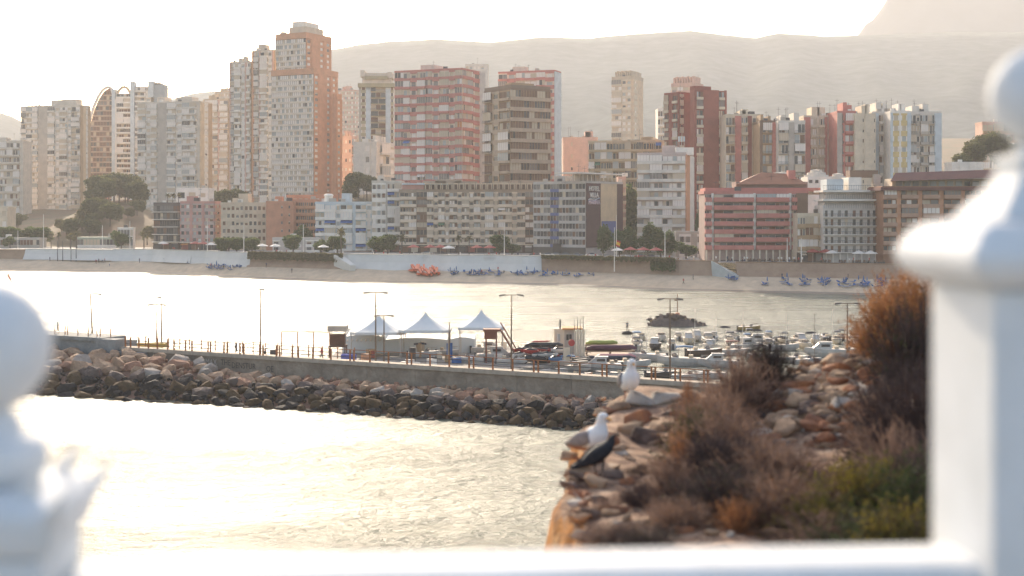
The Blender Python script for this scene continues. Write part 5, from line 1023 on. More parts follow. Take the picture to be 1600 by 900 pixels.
# ------------------------------------------------------------------ boats
wh = M('gelcoat_white', (.58, .56, .53), rough=.35, c2=(.38, .36, .34), sc=.8)
def hull_mesh(L, Bm, H, m, deck=None, name='hull'):
    b = MB(); st = []
    for t in (0, .12, .3, .5, .7, .85, .95, 1):
        hw = Bm/2*(.86+.14*min(1, t/.3))*(1 if t < .5 else max(.03, 1-((t-.5)/.5)**2.2)); sh = H*(1+.28*t*t); kl = -.35*(1-t**4)+H*.55*t**5
        x = -L/2+L*t; st.append([(x, -hw, sh), (x, -hw*.94, sh*.55), (x, -hw*.6, lerp(-.1, H*.5, t**4)), (x, 0, kl), (x, hw*.6, lerp(-.1, H*.5, t**4)), (x, hw*.94, sh*.55), (x, hw, sh)])
    b.loft(st, m); return b.mesh(name)
def boat(px, d, rz, L, label, m=None, kind='open', canopy=None, z=0, nm='motorboat', group=None):
    m = m or wh; L = L*.66; H = L*.17; Bm = L*.34; o = thing(nm, label, 'boat', (gx(px, d), d, z-.05), rz, group)
    put('hull', hull_mesh(L, Bm, H, m), o)
    b = MB(); b.loft([[(x, -w_, zz-.12), (x, w_, zz-.12), (x, w_, zz), (x, -w_, zz)] for x, w_, zz in ((-L*.46, Bm*.40, H*1.04), (0, Bm*.46, H*1.12), (L*.3, Bm*.32, H*1.22), (L*.44, Bm*.1, H*1.3))], cur_w if kind != 'dark' else gl_d); b.build('deck', o)
    if kind in ('cabin', 'cruiser'):
        h = L*.15; b = MB(); b.loft([[(x, -Bm*.36, H*1.1), (x, -Bm*.30, H*1.1+hh), (x, Bm*.30, H*1.1+hh), (x, Bm*.36, H*1.1)] for x, hh in ((-L*.12, h), (L*.14, h), (L*.30, .12))], wh); b.build('cabin', o)
        for sy in (-1, 1):
            b = MB(); b.box(-L*.08, sy*Bm*.345-.03, H*1.1+h*.35, L*.12, sy*Bm*.345+.03, H*1.1+h*.75, gl_d); b.build('window', o)
        b = MB(); b.box(-L*.16, -Bm*.33, H*1.1+h+.003, L*.17, Bm*.33, H*1.1+h+.08, wh); b.build('cabin_roof', o)
    b = MB(); b.loft([[(L*.02, -Bm*.34, H*1.12), (L*.10, -Bm*.30, H*1.12+L*.09), (L*.11, -Bm*.30, H*1.12+L*.09), (L*.04, -Bm*.34, H*1.12)], [(L*.14, 0, H*1.12), (L*.18, 0, H*1.12+L*.08), (L*.19, 0, H*1.12+L*.08), (L*.16, 0, H*1.12)], [(L*.02, Bm*.34, H*1.12), (L*.10, Bm*.30, H*1.12+L*.09), (L*.11, Bm*.30, H*1.12+L*.09), (L*.04, Bm*.34, H*1.12)]], gl_m) if kind == 'open' else None
    if kind == 'open': b.build('windscreen', o)
    b = MB(); b.box(-L*.53, -.18, -.1, -L*.47, .18, H*1.3, dgrey); b.build('outboard', o)
    b = MB(); b.box(-L*.30, -Bm*.3, H*1.121, -L*.2, Bm*.3, H*1.121+.35, cur_c); b.build('seat', o)
    if canopy:
        zc = H+L*.27
        for sx in (-L*.22, L*.02):
            for sy in (-1, 1): b = MB(); b.tube((sx, sy*Bm*.38, H), (sx*1.1, sy*Bm*.36, zc), .03, .03, greyr, 4); b.build('canopy_strut', o)
        b = MB(); b.loft([[(x, -Bm*.4, zz-.1), (x, -Bm*.3, zz+.05), (x, Bm*.3, zz+.05), (x, Bm*.4, zz-.1)] for x, zz in ((-L*.30, zc-.05), (-L*.1, zc+.05), (L*.08, zc-.05))], canopy); b.build('canopy', o)
    for sy in (-1, 1):
        b = MB(); b.tube((L*.1, sy*Bm*.42, H*1.15+.45), (L*.42, sy*Bm*.13, H*1.3+.4), .02, .02, greyr, 4); b.tube((L*.25, sy*Bm*.34, H*1.2), (L*.25, sy*Bm*.34, H*1.2+.45), .02, .02, greyr, 4); b.build('bow_rail', o)
    return o
navy = M('canopy_navy', (.025, .035, .06)); bb = M('canopy_blue', (.05, .14, .28)); red_ = M('hull_red', (.40, .04, .04), rough=.5); drk = M('hull_dark', (.06, .05, .05), rough=.5)
for a in ((662, 182, .1, 6.5, 'white boat with a rounded navy canopy, leftmost of the moored boats', wh, 'open', navy), (700, 186, -.2, 5, 'low white boat between the navy canopy boat and the buggy frame', wh, 'open', None), (722, 190, 2.9, 5, 'dark cabin boat below the right white tent', drk, 'cabin', None), (762, 188, .1, 7, 'white boat with a long dark windscreen under the wooden stairs', wh, 'cabin', None),
          (775, 178, .05, 8, 'white flat hulled boat with a small door, in front of the stairs', wh, 'cabin', None), (735, 176, 3.0, 5.5, 'small grey white boat close behind the railing below the marquee wall', wh, 'open', None), (800, 174, .1, 6, 'low white boat behind the railing between the stairs and the jet ski pile', wh, 'open', None), (858, 172, -.1, 7, 'white boat with a pointed cover behind the railing, left of the red disc', wh, 'open', None),
          (893, 176, .1, 7.5, 'white boat with a blue bimini and a red disc above it', wh, 'open', bb), (908, 170, .3, 4.5, 'small orange and blue dinghy close behind the railing', orange, 'open', None), (940, 178, 3.1, 8, 'white cabin cruiser left of the standing gull', wh, 'cruiser', None), (955, 170, 3.0, 6, 'low white boat just behind the railing beside the standing gull', wh, 'open', None),
          (940, 200, 0, 7, 'dark hulled boat behind the cream boards', drk, 'open', None), (990, 182, .1, 7, 'white boat directly behind the neck of the standing gull', wh, 'open', None), (1012, 190, 3.1, 8, 'long white boat right of the standing gull', wh, 'open', None), (1035, 170, .1, 6.5, 'white and dark boat with a striped hull behind the railing', drk, 'open', None),
          (1062, 184, 3.0, 9, 'white sport boat with a blue bimini top and raked arch', wh, 'open', bb), (1073, 168, .05, 6, 'white boat with a black band behind the last railing posts', wh, 'open', None), (1100, 196, .1, 8, 'dark wooden hull behind the blue topped sport boat', M('hull_wood', (.12, .08, .06)), 'open', None), (1122, 182, 3.0, 8, 'white boat with a box cabin and three windows, right of the sport boat', wh, 'cruiser', None),
          (1110, 170, 3.1, 6, 'low white boat below the box cabin boat', wh, 'open', None), (1150, 198, .1, 7, 'small boat with a red brown canopy right of the box cabin boat', wh, 'open', M('canopy_maroon', (.16, .05, .04))), (1165, 205, .3, 8, 'white covered boat beyond the dry shrub', wh, 'cruiser', None), (1192, 192, 0, 7, 'white boat with a dark cover just above the shrub tips', wh, 'open', navy),
          (1185, 212, 3.0, 8, 'white boat with a grey hull line, farther out above the dry shrub', wh, 'cabin', None), (1240, 188, .1, 6.5, 'white boat seen above the stony mound, left of the thin mast', wh, 'open', None), (1290, 196, 3.1, 9, 'white cabin boat with two dark windows above the stony mound', wh, 'cruiser', None), (1262, 186, .2, 6, 'small white boat beside the thin mast', wh, 'open', None),
          (1350, 200, .2, 7, 'white boat with a dark curved cover left of the orange lit shrub', wh, 'open', drk), (1170, 240, .05, 6, 'slim open boat with an upright frame out on the bright water', M('hull_gold', (.35, .24, .08)), 'open', None), (845, 184, .05, 7, 'boat with a red tarpaulin behind the jet skis', red_, 'open', None),
          (1225, 205, .05, 7, 'white boat half hidden behind the shrub and the mound', wh, 'open', navy)):
    boat(*a[:4], a[4], a[5], a[6], a[7], z=1.27 if a[0] < 850 and a[1] < 200 else 0, group='boats moored in the harbour')
rb = random.Random(9)
for d in (207, 214, 221):
    px = 985+rb.uniform(0, 20)
    while px < 1345:
        if rb.random() < .62: boat(px, d+rb.uniform(-1.2, 1.2), rb.choice((1.5, -1.5, 1.7, -1.7))+rb.uniform(-.12, .12), rb.uniform(5.5, 8), 'small white boat end on in the packed far rows of the harbour', rb.choice((wh, wh, wh, drk, cream)), rb.choice(('open', 'cruiser', 'cabin', 'open')), rb.choice((None, None, navy, bb)), group='packed far rows of boats')
        px += rb.uniform(23, 34)
for px, d, h in ((1010, 196, 5.5), (1085, 200, 6.5), (1118, 208, 5.0), (1160, 200, 6.0), (1228, 204, 5.5), (905, 186, 4.5), (870, 186, 4.2), (1300, 206, 6)):
    b = MB(); b.tube((gx(px, d), d, .3), (gx(px, d)+.1, d, h), .05, .03, white, 5); b.tube((gx(px, d), d, 1.4), (gx(px, d)+1.6, d, 1.5), .05, .04, navy, 5); tag(b.build('mast'), 'thin pale boat mast rising among the moored boats', 'mast', 'thin boat masts in the harbour')
# wreck of toys: jet skis and inflatables on the quay
jm = [M('jet_white', (.6, .6, .6), rough=.35), M('jet_red', (.42, .05, .05), rough=.4), M('jet_black', (.04, .04, .045), rough=.4), M('jet_blue', (.10, .2, .38), rough=.4), M('jet_green', (.32, .38, .10), rough=.4), M('jet_pink', (.45, .2, .22), rough=.4)]
def jet(px, d, z, rz, m, label, group=None, s=1.0, tilt=0):
    o = thing('jet_ski', label, 'jet ski', (gx(px, d), d, z), rz, group); o.scale = (s, s, s)
    put('hull', hull_mesh(3.1, 1.15, .5, m), o); b = MB(); b.loft([[(x, -w_, .5), (x, -w_*.6, zz), (x, w_*.6, zz), (x, w_, .5)] for x, w_, zz in ((-1.3, .35, .7), (-.3, .3, .85), (.3, .3, .95), (1.0, .25, .62))], jm[2]); b.build('seat', o)
    b = MB(); b.tube((.35, 0, .9), (.25, 0, 1.25), .05, .05, jm[2], 5); b.tube((.25, -.38, 1.25), (.25, .38, 1.25), .035, .035, jm[2], 5); b.build('handlebar', o)
    return o
qz = 1.27
for i in range(34):
    jet(806+i*2.1+R.uniform(-1, 1), R.uniform(174, 180), qz+(i % 4)*.42+.05, R.uniform(-.6, .6)+(3.1 if i % 2 else 0), jm[(0, 2, 0, 1, 2, 3, 2, 0)[i % 8]], 'jet ski in the jumbled pile on the quay between the stairs and the beige cabin', 'jet skis piled on the quay', s=.62)
def tubeboat(px, d, z, rz, L, r, m, label, cat='inflatable'):
    r *= .68; b = MB(); st = []
    for t in np.linspace(0, 1, 9): rr_ = r*(1 if .1 < t < .9 else .55); st.append([(-L/2+L*t, rr_*math.cos(v)*1.2, rr_+rr_*math.sin(v)+.25*max(0, t-.7)) for v in np.linspace(0, 6.283, 11)[:-1]])
    b.loft(st, m); o = b.build('inflatable_boat', loc=(gx(px, d), d, z), smooth=True); o.rotation_euler = (0, 0, rz); return tag(o, label, cat)
tubeboat(850, 178, 3.0, 0, 4.9, .45, jm[2], 'large black inflatable lying on top of the jet ski pile'); tubeboat(845, 178, 3.62, .1, 2.4, .16, jm[1], 'slim red inflatable on top of the black one')
tubeboat(872, 177, 1.3, 1.3, 1.7, .62, red_, 'big dark red covered bundle standing behind the jet skis'); tubeboat(940, 194, 1.83, .02, 4.5, .45, jm[4], 'yellow green inflatable right of the cream boards'); tubeboat(955, 191.4, 1.26, .02, 7, .55, M('inflat_purple', (.10, .04, .07)), 'long dark purple inflatable behind the cruiser'); tubeboat(962, 187.5, .5, -.1, 5.5, .5, jm[5], 'pink inflatable left of the standing gull'); tubeboat(952, 185.2, .5, .02, 7, .5, navy, 'navy inflatable hull before the pink one')
for i in range(4): 
    d = 183.5; b = MB(); x = gx(899+i*4.2, d); b.box(-.16, -.06, 0, .16, .06, 3.4+(i % 2)*.2, cream); o = b.build('upright_board', loc=(x, d, 1.26), bevel=.05); tag(o, 'cream upright board leaning in the row right of the beige cabin', 'board', 'upright cream boards')
for i in range(4): d = 184.3; lamp_post((gx(898+i*4.4, d), d, 1.3), 4.9+.3*(i % 2), 'thin dark flag spike standing above the cream boards', 0, r=.06, m=dgrey, group='dark spikes above the boards')
o = thing('signal_disc', 'round red disc sign on the boat behind the railing', 'sign', (gx(893, 171), 171, 1)); b = MB(); b.tube((0, .05, 0), (0, .05, 3.4), .04, .04, greyr, 5); b.build('pole', o); b = MB(); b.lathe([(.42, -.03), (.42, .03)], jm[1], 18); q = b.build('disc', o, loc=(0, 0, 3.2)); q.rotation_euler = (rad(90), 0, 0)
# rider
p = Vector((gx(980, 232), 232, .0)); jet(981, 232, .0, -.15, jm[2], 'black jet ski out on the water with a rider standing on it', s=.62); person(0, (gx(980, 232), 232, .5), 'person in black standing on the jet ski beyond the moored boats', s=.95, rz=3)
# planks, blue crates, buggy
bx_thing('plank_stack', 'flat stack of yellow brown planks behind the railing at the left', 'planks', (gx(235, 178), 178, 3.0), (4.2, 1, .55), M('plank_yellow', (.42, .30, .08)), -.1); bx_thing('crate', 'bright blue crate left of the marquee behind the railing', 'crate', (gx(545, 170), 170, 1.3), (1.8, 1.2, 1.6), M('crate_blue', (.10, .12, .42)))
bx_thing('crate', 'pale blue low crate in front of the bright blue one', 'crate', (gx(538, 167), 167, 1.3), (2.6, 1.2, .8), paleb); bx_thing('box_pile', 'small grey box behind the railing left of the seated figure', 'box', (gx(428, 176), 176, 1.3), (.9, .7, 1.6), dgrey)
# harbour mast and buoy
for px, top, lab in ((1273, 490, 'thin upright mast above the stony mound'),): lamp_post((gx(px, 188), 188, .5), zy(top, 188)-.5, lab, 0, r=.05)
b = MB(); b.tube((gx(1276, 188), 188, zy(515, 188)), (gx(1284, 188), 188, .6), .03, .03, greyr, 4); tag(b.build('mast_stay'), 'slanting stay to the right of the thin mast', 'stay')
o = thing('spar_buoy', 'leaning orange and dark spar buoy on the bright water at the far left', 'buoy', (gx(20, 405), 405, 0)); b = MB(); b.tube((0, 0, -.3), (-.9, 0, 1.4), .16, .16, brownr, 6); b.build('stem', o); b = MB(); b.tube((-.75, 0, 1.1), (-1.5, 0, 2.7), .32, .2, M('buoy_orange', (.6, .13, .04)), 7); b.build('float', o)
for px, py, lab in ((1132, 512, 'small dark marker float right of the islet'), (1154, 519, 'left dark float of the pair beyond the slim boat'), (1182, 517, 'dark skiff shape beyond the slim open boat'), (1266, 521, 'tiny dark float in the bright harbour water')):
    d = 20*F/(py-HZ); b = MB(); b.loft([[(x, -w_, 0), (x, 0, -.15), (x, w_, 0), (x, 0, h_)] for x, w_, h_ in ((-.9, .05, .1), (-.4, .3, .3), (.3, .3, .35), (1, .05, .15))], drk); tag(b.build('float', loc=(gx(px, d), d, 0)), lab, 'float')
# islet
o = thing('rock_islet', 'low brown rocky islet in the bay with a marker post on it', 'islet', (gx(1056, 250), 250, 0)); r5 = random.Random(5); c = o.location
bmd = MB(); bmd.loft([[(x, -y_, -.3), (x, -y_*.5, z_*.7), (x, 0, z_), (x, y_*.5, z_*.7), (x, y_, -.3)] for x, y_, z_ in ((-5.2, .2, -.1), (-4.4, 1.6, 1.0), (-2.6, 2.4, 2.0), (-.5, 2.6, 1.7), (1.5, 2.4, 1.6), (3.3, 1.8, .9), (5.8, .3, -.1))], r_gy); bmd.build('rock', o)
for i in range(110):
    t = r5.uniform(-1, 1); x = t*5.0+.2; h = 2.6*(1-abs(t+.25)**1.6/1.5); s = r5.uniform(.5, 1.0)*(1-.3*abs(t)); rk(r5.choice(('boulder_grey', 'boulder_grey', 'boulder_wet', 'boulder_tan')), (x, r5.uniform(-1.5, 1.5)*(1-abs(t)), max(-.1, h*r5.uniform(.05, .8))), s, r5, o, 'rock')
b = MB(); b.tube((.3, 0, 1), (.3, 0, zy(459, 250)), .10, .08, brownr, 6); b.build('marker_post', o); b = MB(); b.box(-.25, -.2, zy(470, 250), .85, .2, zy(468, 250), brownr); b.build('crossbar', o); b = MB(); b.lathe([(.45, 1.4), (.4, 2.3), (.2, 2.4)], salmon, 8, (.3, 0, 0)); b.build('footing', o)
# ------------------------------------------------------------------ headland
POLY = [(-6, -4), (-6, 2.6), (-.2, 2.9), (.25, 4), (.24, 6.6), (.29, 7.8), (.33, 9.2), (.40, 10.4), (.62, 11.5), (.92, 12.7), (1.6, 13.2), (3, 12.9), (6, 13.2), (11, 10), (11, -4)]
def sdist(x, y):
    ins = False; dm = 1e9; n = len(POLY)
    for i in range(n):
        x1, y1 = POLY[i]; x2, y2 = POLY[(i+1) % n]
        if (y1 > y) != (y2 > y) and x < (x2-x1)*(y-y1)/(y2-y1)+x1: ins = not ins
        dx, dy = x2-x1, y2-y1; t = max(0, min(1, ((x-x1)*dx+(y-y1)*dy)/(dx*dx+dy*dy))); dm = min(dm, math.hypot(x-x1-t*dx, y-y1-t*dy))
    return -dm if ins else dm
def head_z(x, y):
    z = -1.68+.05*noise.noise(Vector((x*1.3, y*1.3, 0)))+.03*noise.noise(Vector((x*4, y*4, 2)))
    z += .52*math.exp(-((x-2.75)/.85)**2-((y-11.0)/1.3)**2)+.28*math.exp(-((x-4.2)/1.0)**2-((y-10.5)/2)**2)
    z += .12*math.exp(-((x-1.2)/.5)**2-((y-12.3)/.8)**2)+.10*math.exp(-((x-.55)/.3)**2-((y-10.2)/.8)**2)
    return z
hm = bpy.data.materials.new('headland_rock'); hm.use_nodes = True; n = hm.node_tree; bs = n.nodes['Principled BSDF']; bs.inputs['Roughness'].default_value = .95; bs.inputs['Specular IOR Level'].default_value = .15
g = n.nodes.new('ShaderNodeNewGeometry'); sp = n.nodes.new('ShaderNodeSeparateXYZ'); n.links.new(g.outputs['True Normal'], sp.inputs[0])
def nz(sc, det=8): t = n.nodes.new('ShaderNodeTexNoise'); t.inputs['Scale'].default_value = sc; t.inputs['Detail'].default_value = det; t.inputs['Roughness'].default_value = .65; n.links.new(g.outputs['Position'], t.inputs['Vector']); return t
def ramp(src, st):
    r = n.nodes.new('ShaderNodeValToRGB'); r.color_ramp.elements.remove(r.color_ramp.elements[1]); r.color_ramp.elements[0].position = st[0][0]; r.color_ramp.elements[0].color = (*st[0][1], 1)
    for p_, c_ in st[1:]: e = r.color_ramp.elements.new(p_); e.color = (*c_, 1)
    n.links.new(src, r.inputs[0]); return r
top = ramp(nz(6, 12).outputs[0], ((.34, (.10, .07, .055)), (.45, (.27, .17, .12)), (.55, (.42, .28, .19)), (.68, (.54, .43, .32))))
side = ramp(nz(2.2).outputs[0], ((.3, (.36, .15, .05)), (.5, (.55, .26, .09)), (.68, (.50, .36, .22))))
sm2 = ramp(sp.outputs[2], ((.45, (1, 1, 1)), (.75, (0, 0, 0)))); mx = n.nodes.new('ShaderNodeMix'); mx.data_type = 'RGBA'
n.links.new(sm2.outputs[0], mx.inputs[0]); n.links.new(top.outputs[0], mx.inputs[6]); n.links.new(side.outputs[0], mx.inputs[7]); n.links.new(mx.outputs[2], bs.inputs['Base Color'])
bp = n.nodes.new('ShaderNodeBump'); bp.inputs['Strength'].default_value = 1; bp.inputs['Distance'].default_value = .05; n.links.new(nz(9).outputs[0], bp.inputs['Height']); n.links.new(bp.outputs[0], bs.inputs['Normal'])
xs = np.concatenate([np.linspace(-7, -.6, 14), np.linspace(-.5, 5.2, 115), np.linspace(5.4, 12.5, 24)]); ys = np.concatenate([np.linspace(-5.5, 5, 24), np.linspace(5.1, 14.2, 160), np.linspace(14.4, 15.5, 4)])
rows = []
for y in ys:
    r = []
    for x in xs:
        wob = .16*noise.noise(Vector((x*1.7, y*1.7, 7)))+.07*noise.noise(Vector((x*6, y*6, 3)))
        d = sdist(x, y)+wob; z = head_z(x, y)+EYE
        if d > -.22:
            z -= interp([(-.22, 0), (-.12, .04), (-.05, .14), (.0, .35), (.05, .62), (.12, 1.1), (.3, 3.2), (1.2, 22.5)], d)
            z += .10*noise.noise(Vector((x*7, y*5, z*1.5)))*min(1, (d+.22)*4)
        r.append((x, y, z))
    rows.append(r)
head = sheet('headland', rows, hm, True)
# stones on the headland
s_t = mat('stone_tan', (.52, .34, .21), rough=.95, c2=(.26, .17, .11), sc=6, bump=.9, bsc=18); s_w = mat('stone_white', (.56, .48, .39), rough=.95, c2=(.36, .30, .25), sc=7, bump=.7, bsc=20); s_o = mat('stone_rust', (.42, .17, .07), rough=.95, c2=(.24, .12, .08), sc=5, bump=.9, bsc=14); s_d = mat('stone_dark', (.24, .16, .12), rough=.95, c2=(.08, .055, .045), sc=6, bump=.9, bsc=18)
SM = {}
for j, m in enumerate((s_t, s_w, s_o, s_d)): SM[m.name] = [rock_mesh('stone', 300+j*13+i, m, 18, True) for i in range(5)]
r6 = random.Random(21)
def stone(px, py, s, kind, d=None, fl=1.15, wd=1.1):
    # find where the sight line through the photograph's stone meets the slope
    if d is None:
        d = 6.2
        while d < 13.5 and EYE+(HZ-py)/F*d > EYE+head_z(gx(px, d), d): d += .05
    x = gx(px, d); z = EYE+head_z(x, d); o = put('stone', r6.choice(SM[kind]), head, (x, d, z+s*.12)); o.rotation_euler = (r6.gauss(0, .25), r6.gauss(0, .25), r6.gauss(0, .4)); o.scale = (s*wd*1.12, s*1.1, s*fl*1.1); return o
for px, py, w_, k in ((1252, 636, 56, 't'), (1212, 655, 30, 't'), (1232, 662, 34, 'w'), (1205, 668, 34, 't'), (1225, 680, 60, 't'), (1195, 684, 30, 'w'), (1190, 705, 40, 'o'), (1290, 615, 36, 't'), (1275, 625, 28, 't'), (1340, 620, 44, 'w'), (1320, 640, 46, 'w'), (1342, 642, 24, 'w'), (1305, 625, 32, 't'),
                      (1260, 598, 44, 't'), (1290, 596, 34, 'o'), (1320, 590, 40, 't'), (1310, 578, 32, 'w'), (1275, 585, 28, 'w'), (1240, 585, 32, 't'), (1330, 575, 36, 't'), (1350, 588, 30, 'w'), (1375, 590, 70, 'o'), (1362, 606, 34, 'o'), (1350, 570, 30, 't'), (1380, 565, 44, 't'), (1300, 566, 44, 't'), (1260, 572, 34, 't'), (1345, 556, 40, 't'), (1372, 553, 36, 't'), (1400, 572, 40, 'd'),
                      (1350, 690, 40, 'o'), (1362, 700, 46, 'o'), (1372, 690, 30, 't'), (1032, 672, 50, 't'), (1000, 662, 60, 'o'), (985, 680, 50, 't'), (1010, 690, 60, 'd'), (965, 640, 50, 't'), (1000, 632, 56, 'w'), (1040, 632, 60, 'w'), (1075, 625, 50, 't'), (940, 648, 34, 't'), (950, 695, 40, 'o'), (970, 705, 34, 't'), (905, 700, 46, 'o'), (888, 715, 30, 't'), (900, 745, 40, 't'), (930, 760, 36, 't'), (960, 748, 40, 'd'),
                      (915, 845, 34, 'w'), (1085, 762, 16, 'w'), (965, 822, 16, 'w'), (985, 775, 20, 'd'), (1140, 838, 14, 'w'), (1240, 625, 24, 'd'), (1060, 652, 34, 'o'), (1100, 640, 30, 't'), (1130, 610, 30, 'd'), (1180, 725, 30, 't'), (1210, 700, 30, 'd'), (1270, 655, 24, 'd'), (1300, 660, 26, 't'), (1330, 665, 26, 'o'), (1230, 642, 20, 'o'), (1285, 640, 22, 't')):
    dd = 9.8; stone(px, py, w_/F*dd*.52, dict(t='stone_tan', w='stone_white', o='stone_rust', d='stone_dark')[k])
for i in range(170):
    px, py = r6.uniform(1185, 1400), r6.uniform(556, 700)
    if py > 560+(px < 1260)*30: stone(px, py, r6.uniform(.045, .11), r6.choice(('stone_tan', 'stone_tan', 'stone_white', 'stone_rust', 'stone_dark', 'stone_tan')), fl=.95)
for i in range(150):
    px, py = (r6.uniform(885, 1120), r6.uniform(690, 850)) if r6.random() < .5 else (r6.uniform(1190, 1400), r6.uniform(562, 700)) if r6.random() < .75 else (r6.uniform(940, 1090), r6.uniform(622, 690))
    stone(px, py, r6.uniform(.02, .075), r6.choice(('stone_tan', 'stone_tan', 'stone_white', 'stone_rust', 'stone_dark')), fl=.9)
# ------------------------------------------------------------------ dry and green shrubs
tw_g = mat('dry_twigs', (.36, .235, .17), rough=.95, c2=(.10, .065, .055), sc=7, leaf=.25); tw_o = mat('rust_twigs', (.38, .18, .08), rough=.9, c2=(.17, .085, .05), sc=3, leaf=.4); tw_d = mat('dark_twigs', (.14, .09, .075), rough=.95, c2=(.05, .035, .03), sc=6)
lf_y = mat('leaf_yellow_green', (.30, .22, .03), rough=.8, c2=(.07, .09, .02), sc=4, leaf=.35); lf_g = mat('leaf_dark_green', (.07, .10, .025), rough=.8, c2=(.03, .05, .015), sc=4, leaf=.3); lf_o = mat('leaf_rust', (.34, .17, .07), rough=.85, c2=(.14, .075, .04), sc=4, leaf=.45)
def shrub_meshes(seed, n, mt, ml=None, leaves=0, lw=.012, ll=.035, tw=.0028, spiky=.5, up=.55):
    rr = random.Random(seed); b = MB(); lv = MB(); 
    def strip(p, q, w0, w1):
        d = (q-p); sd_ = d.cross(Vector((rr.gauss(0, 1), rr.gauss(0, 1), rr.gauss(0, 1)))); 
        if sd_.length < 1e-6: return
        sd_.normalize(); b.face([p+sd_*w0, q+sd_*w1, q-sd_*w1, p-sd_*w0], mt)
    for i in range(n):
        a = rr.random()*6.283; el = rr.uniform(.05, 1.45)**1.0; L = rr.uniform(.6, 1.0)
        d = Vector((math.cos(a)*math.cos(el), math.sin(a)*math.cos(el), math.sin(el)*up*1.8)); p = Vector((rr.gauss(0, .06), rr.gauss(0, .06), 0)); w_ = tw*3.4
        for k in range(4):
            q = p+d*L/4; strip(p, q, w_, w_*.75); w_ *= .75
            for j in range(3 if k else 1):
                e = (d+Vector((rr.gauss(0, 1), rr.gauss(0, 1), rr.gauss(0, 1)))*spiky).normalized(); s0 = p.lerp(q, rr.random()); s1 = s0+e*rr.uniform(.08, .2); strip(s0, s1, tw*.8, tw*.5)
                for m_ in range(2):
                    e2 = (e+Vector((rr.gauss(0, 1), rr.gauss(0, 1), rr.gauss(0, 1)))*.6).normalized(); t0 = s0.lerp(s1, rr.uniform(.3, 1)); strip(t0, t0+e2*rr.uniform(.04, .11), tw*.5, tw*.3)
                if ml:
                    for m_ in range(leaves):
                        c = s0.lerp(s1, rr.random())+Vector((rr.gauss(0, .012), rr.gauss(0, .012), rr.gauss(0, .012))); u = (e+Vector((rr.gauss(0, .6), rr.gauss(0, .6), rr.gauss(0, .6)))).normalized()*ll*rr.uniform(.6, 1.3); v = u.cross(Vector((rr.gauss(0, 1), rr.gauss(0, 1), rr.gauss(0, 1)))).normalized()*lw
                        lv.face([c, c+u*.5+v, c+u, c+u*.5-v], ml)
            p = q; d = (d+Vector((rr.gauss(0, .22), rr.gauss(0, .22), rr.gauss(0, .15)-.03))).normalized()
    return b.mesh('twigs'), (lv.mesh('leaves') if ml else None)
SH = {'dry': shrub_meshes(1, 250, tw_g, tw=.0045, spiky=.8), 'dry2': shrub_meshes(2, 250, tw_g, lf_o, 1, .010, .022, tw=.0045, spiky=.8), 'dark': shrub_meshes(3, 290, tw_d, tw=.0045, spiky=.8), 'darkleaf': shrub_meshes(9, 260, tw_d, lf_g, 2), 'rust': shrub_meshes(4, 200, tw_o, lf_o, 3, ll=.035, tw=.004, spiky=.75), 'green': shrub_meshes(5, 170, tw_d, lf_y, 5, .009, .04, up=.7), 'green2': shrub_meshes(6, 150, tw_d, lf_g, 5, .009, .04, up=.9), 'tuft': shrub_meshes(7, 150, tw_o, None, spiky=.15, up=.9), 'dry3': shrub_meshes(8, 270, tw_d, lf_g, 1, .008, .02, tw=.0045, spiky=.8)}
def shrub(kind, px, d, r, h, label, name='dry_shrub', dz=0, gr=None):
    x = gx(px, d); o = thing(name, label, 'shrub', (x, d, EYE+head_z(x, d)-.05+dz), r6.random()*6, gr); o.scale = (r, r, h)
    put('twigs', SH[kind][0], o); 
    if SH[kind][1]: put('leaves', SH[kind][1], o)
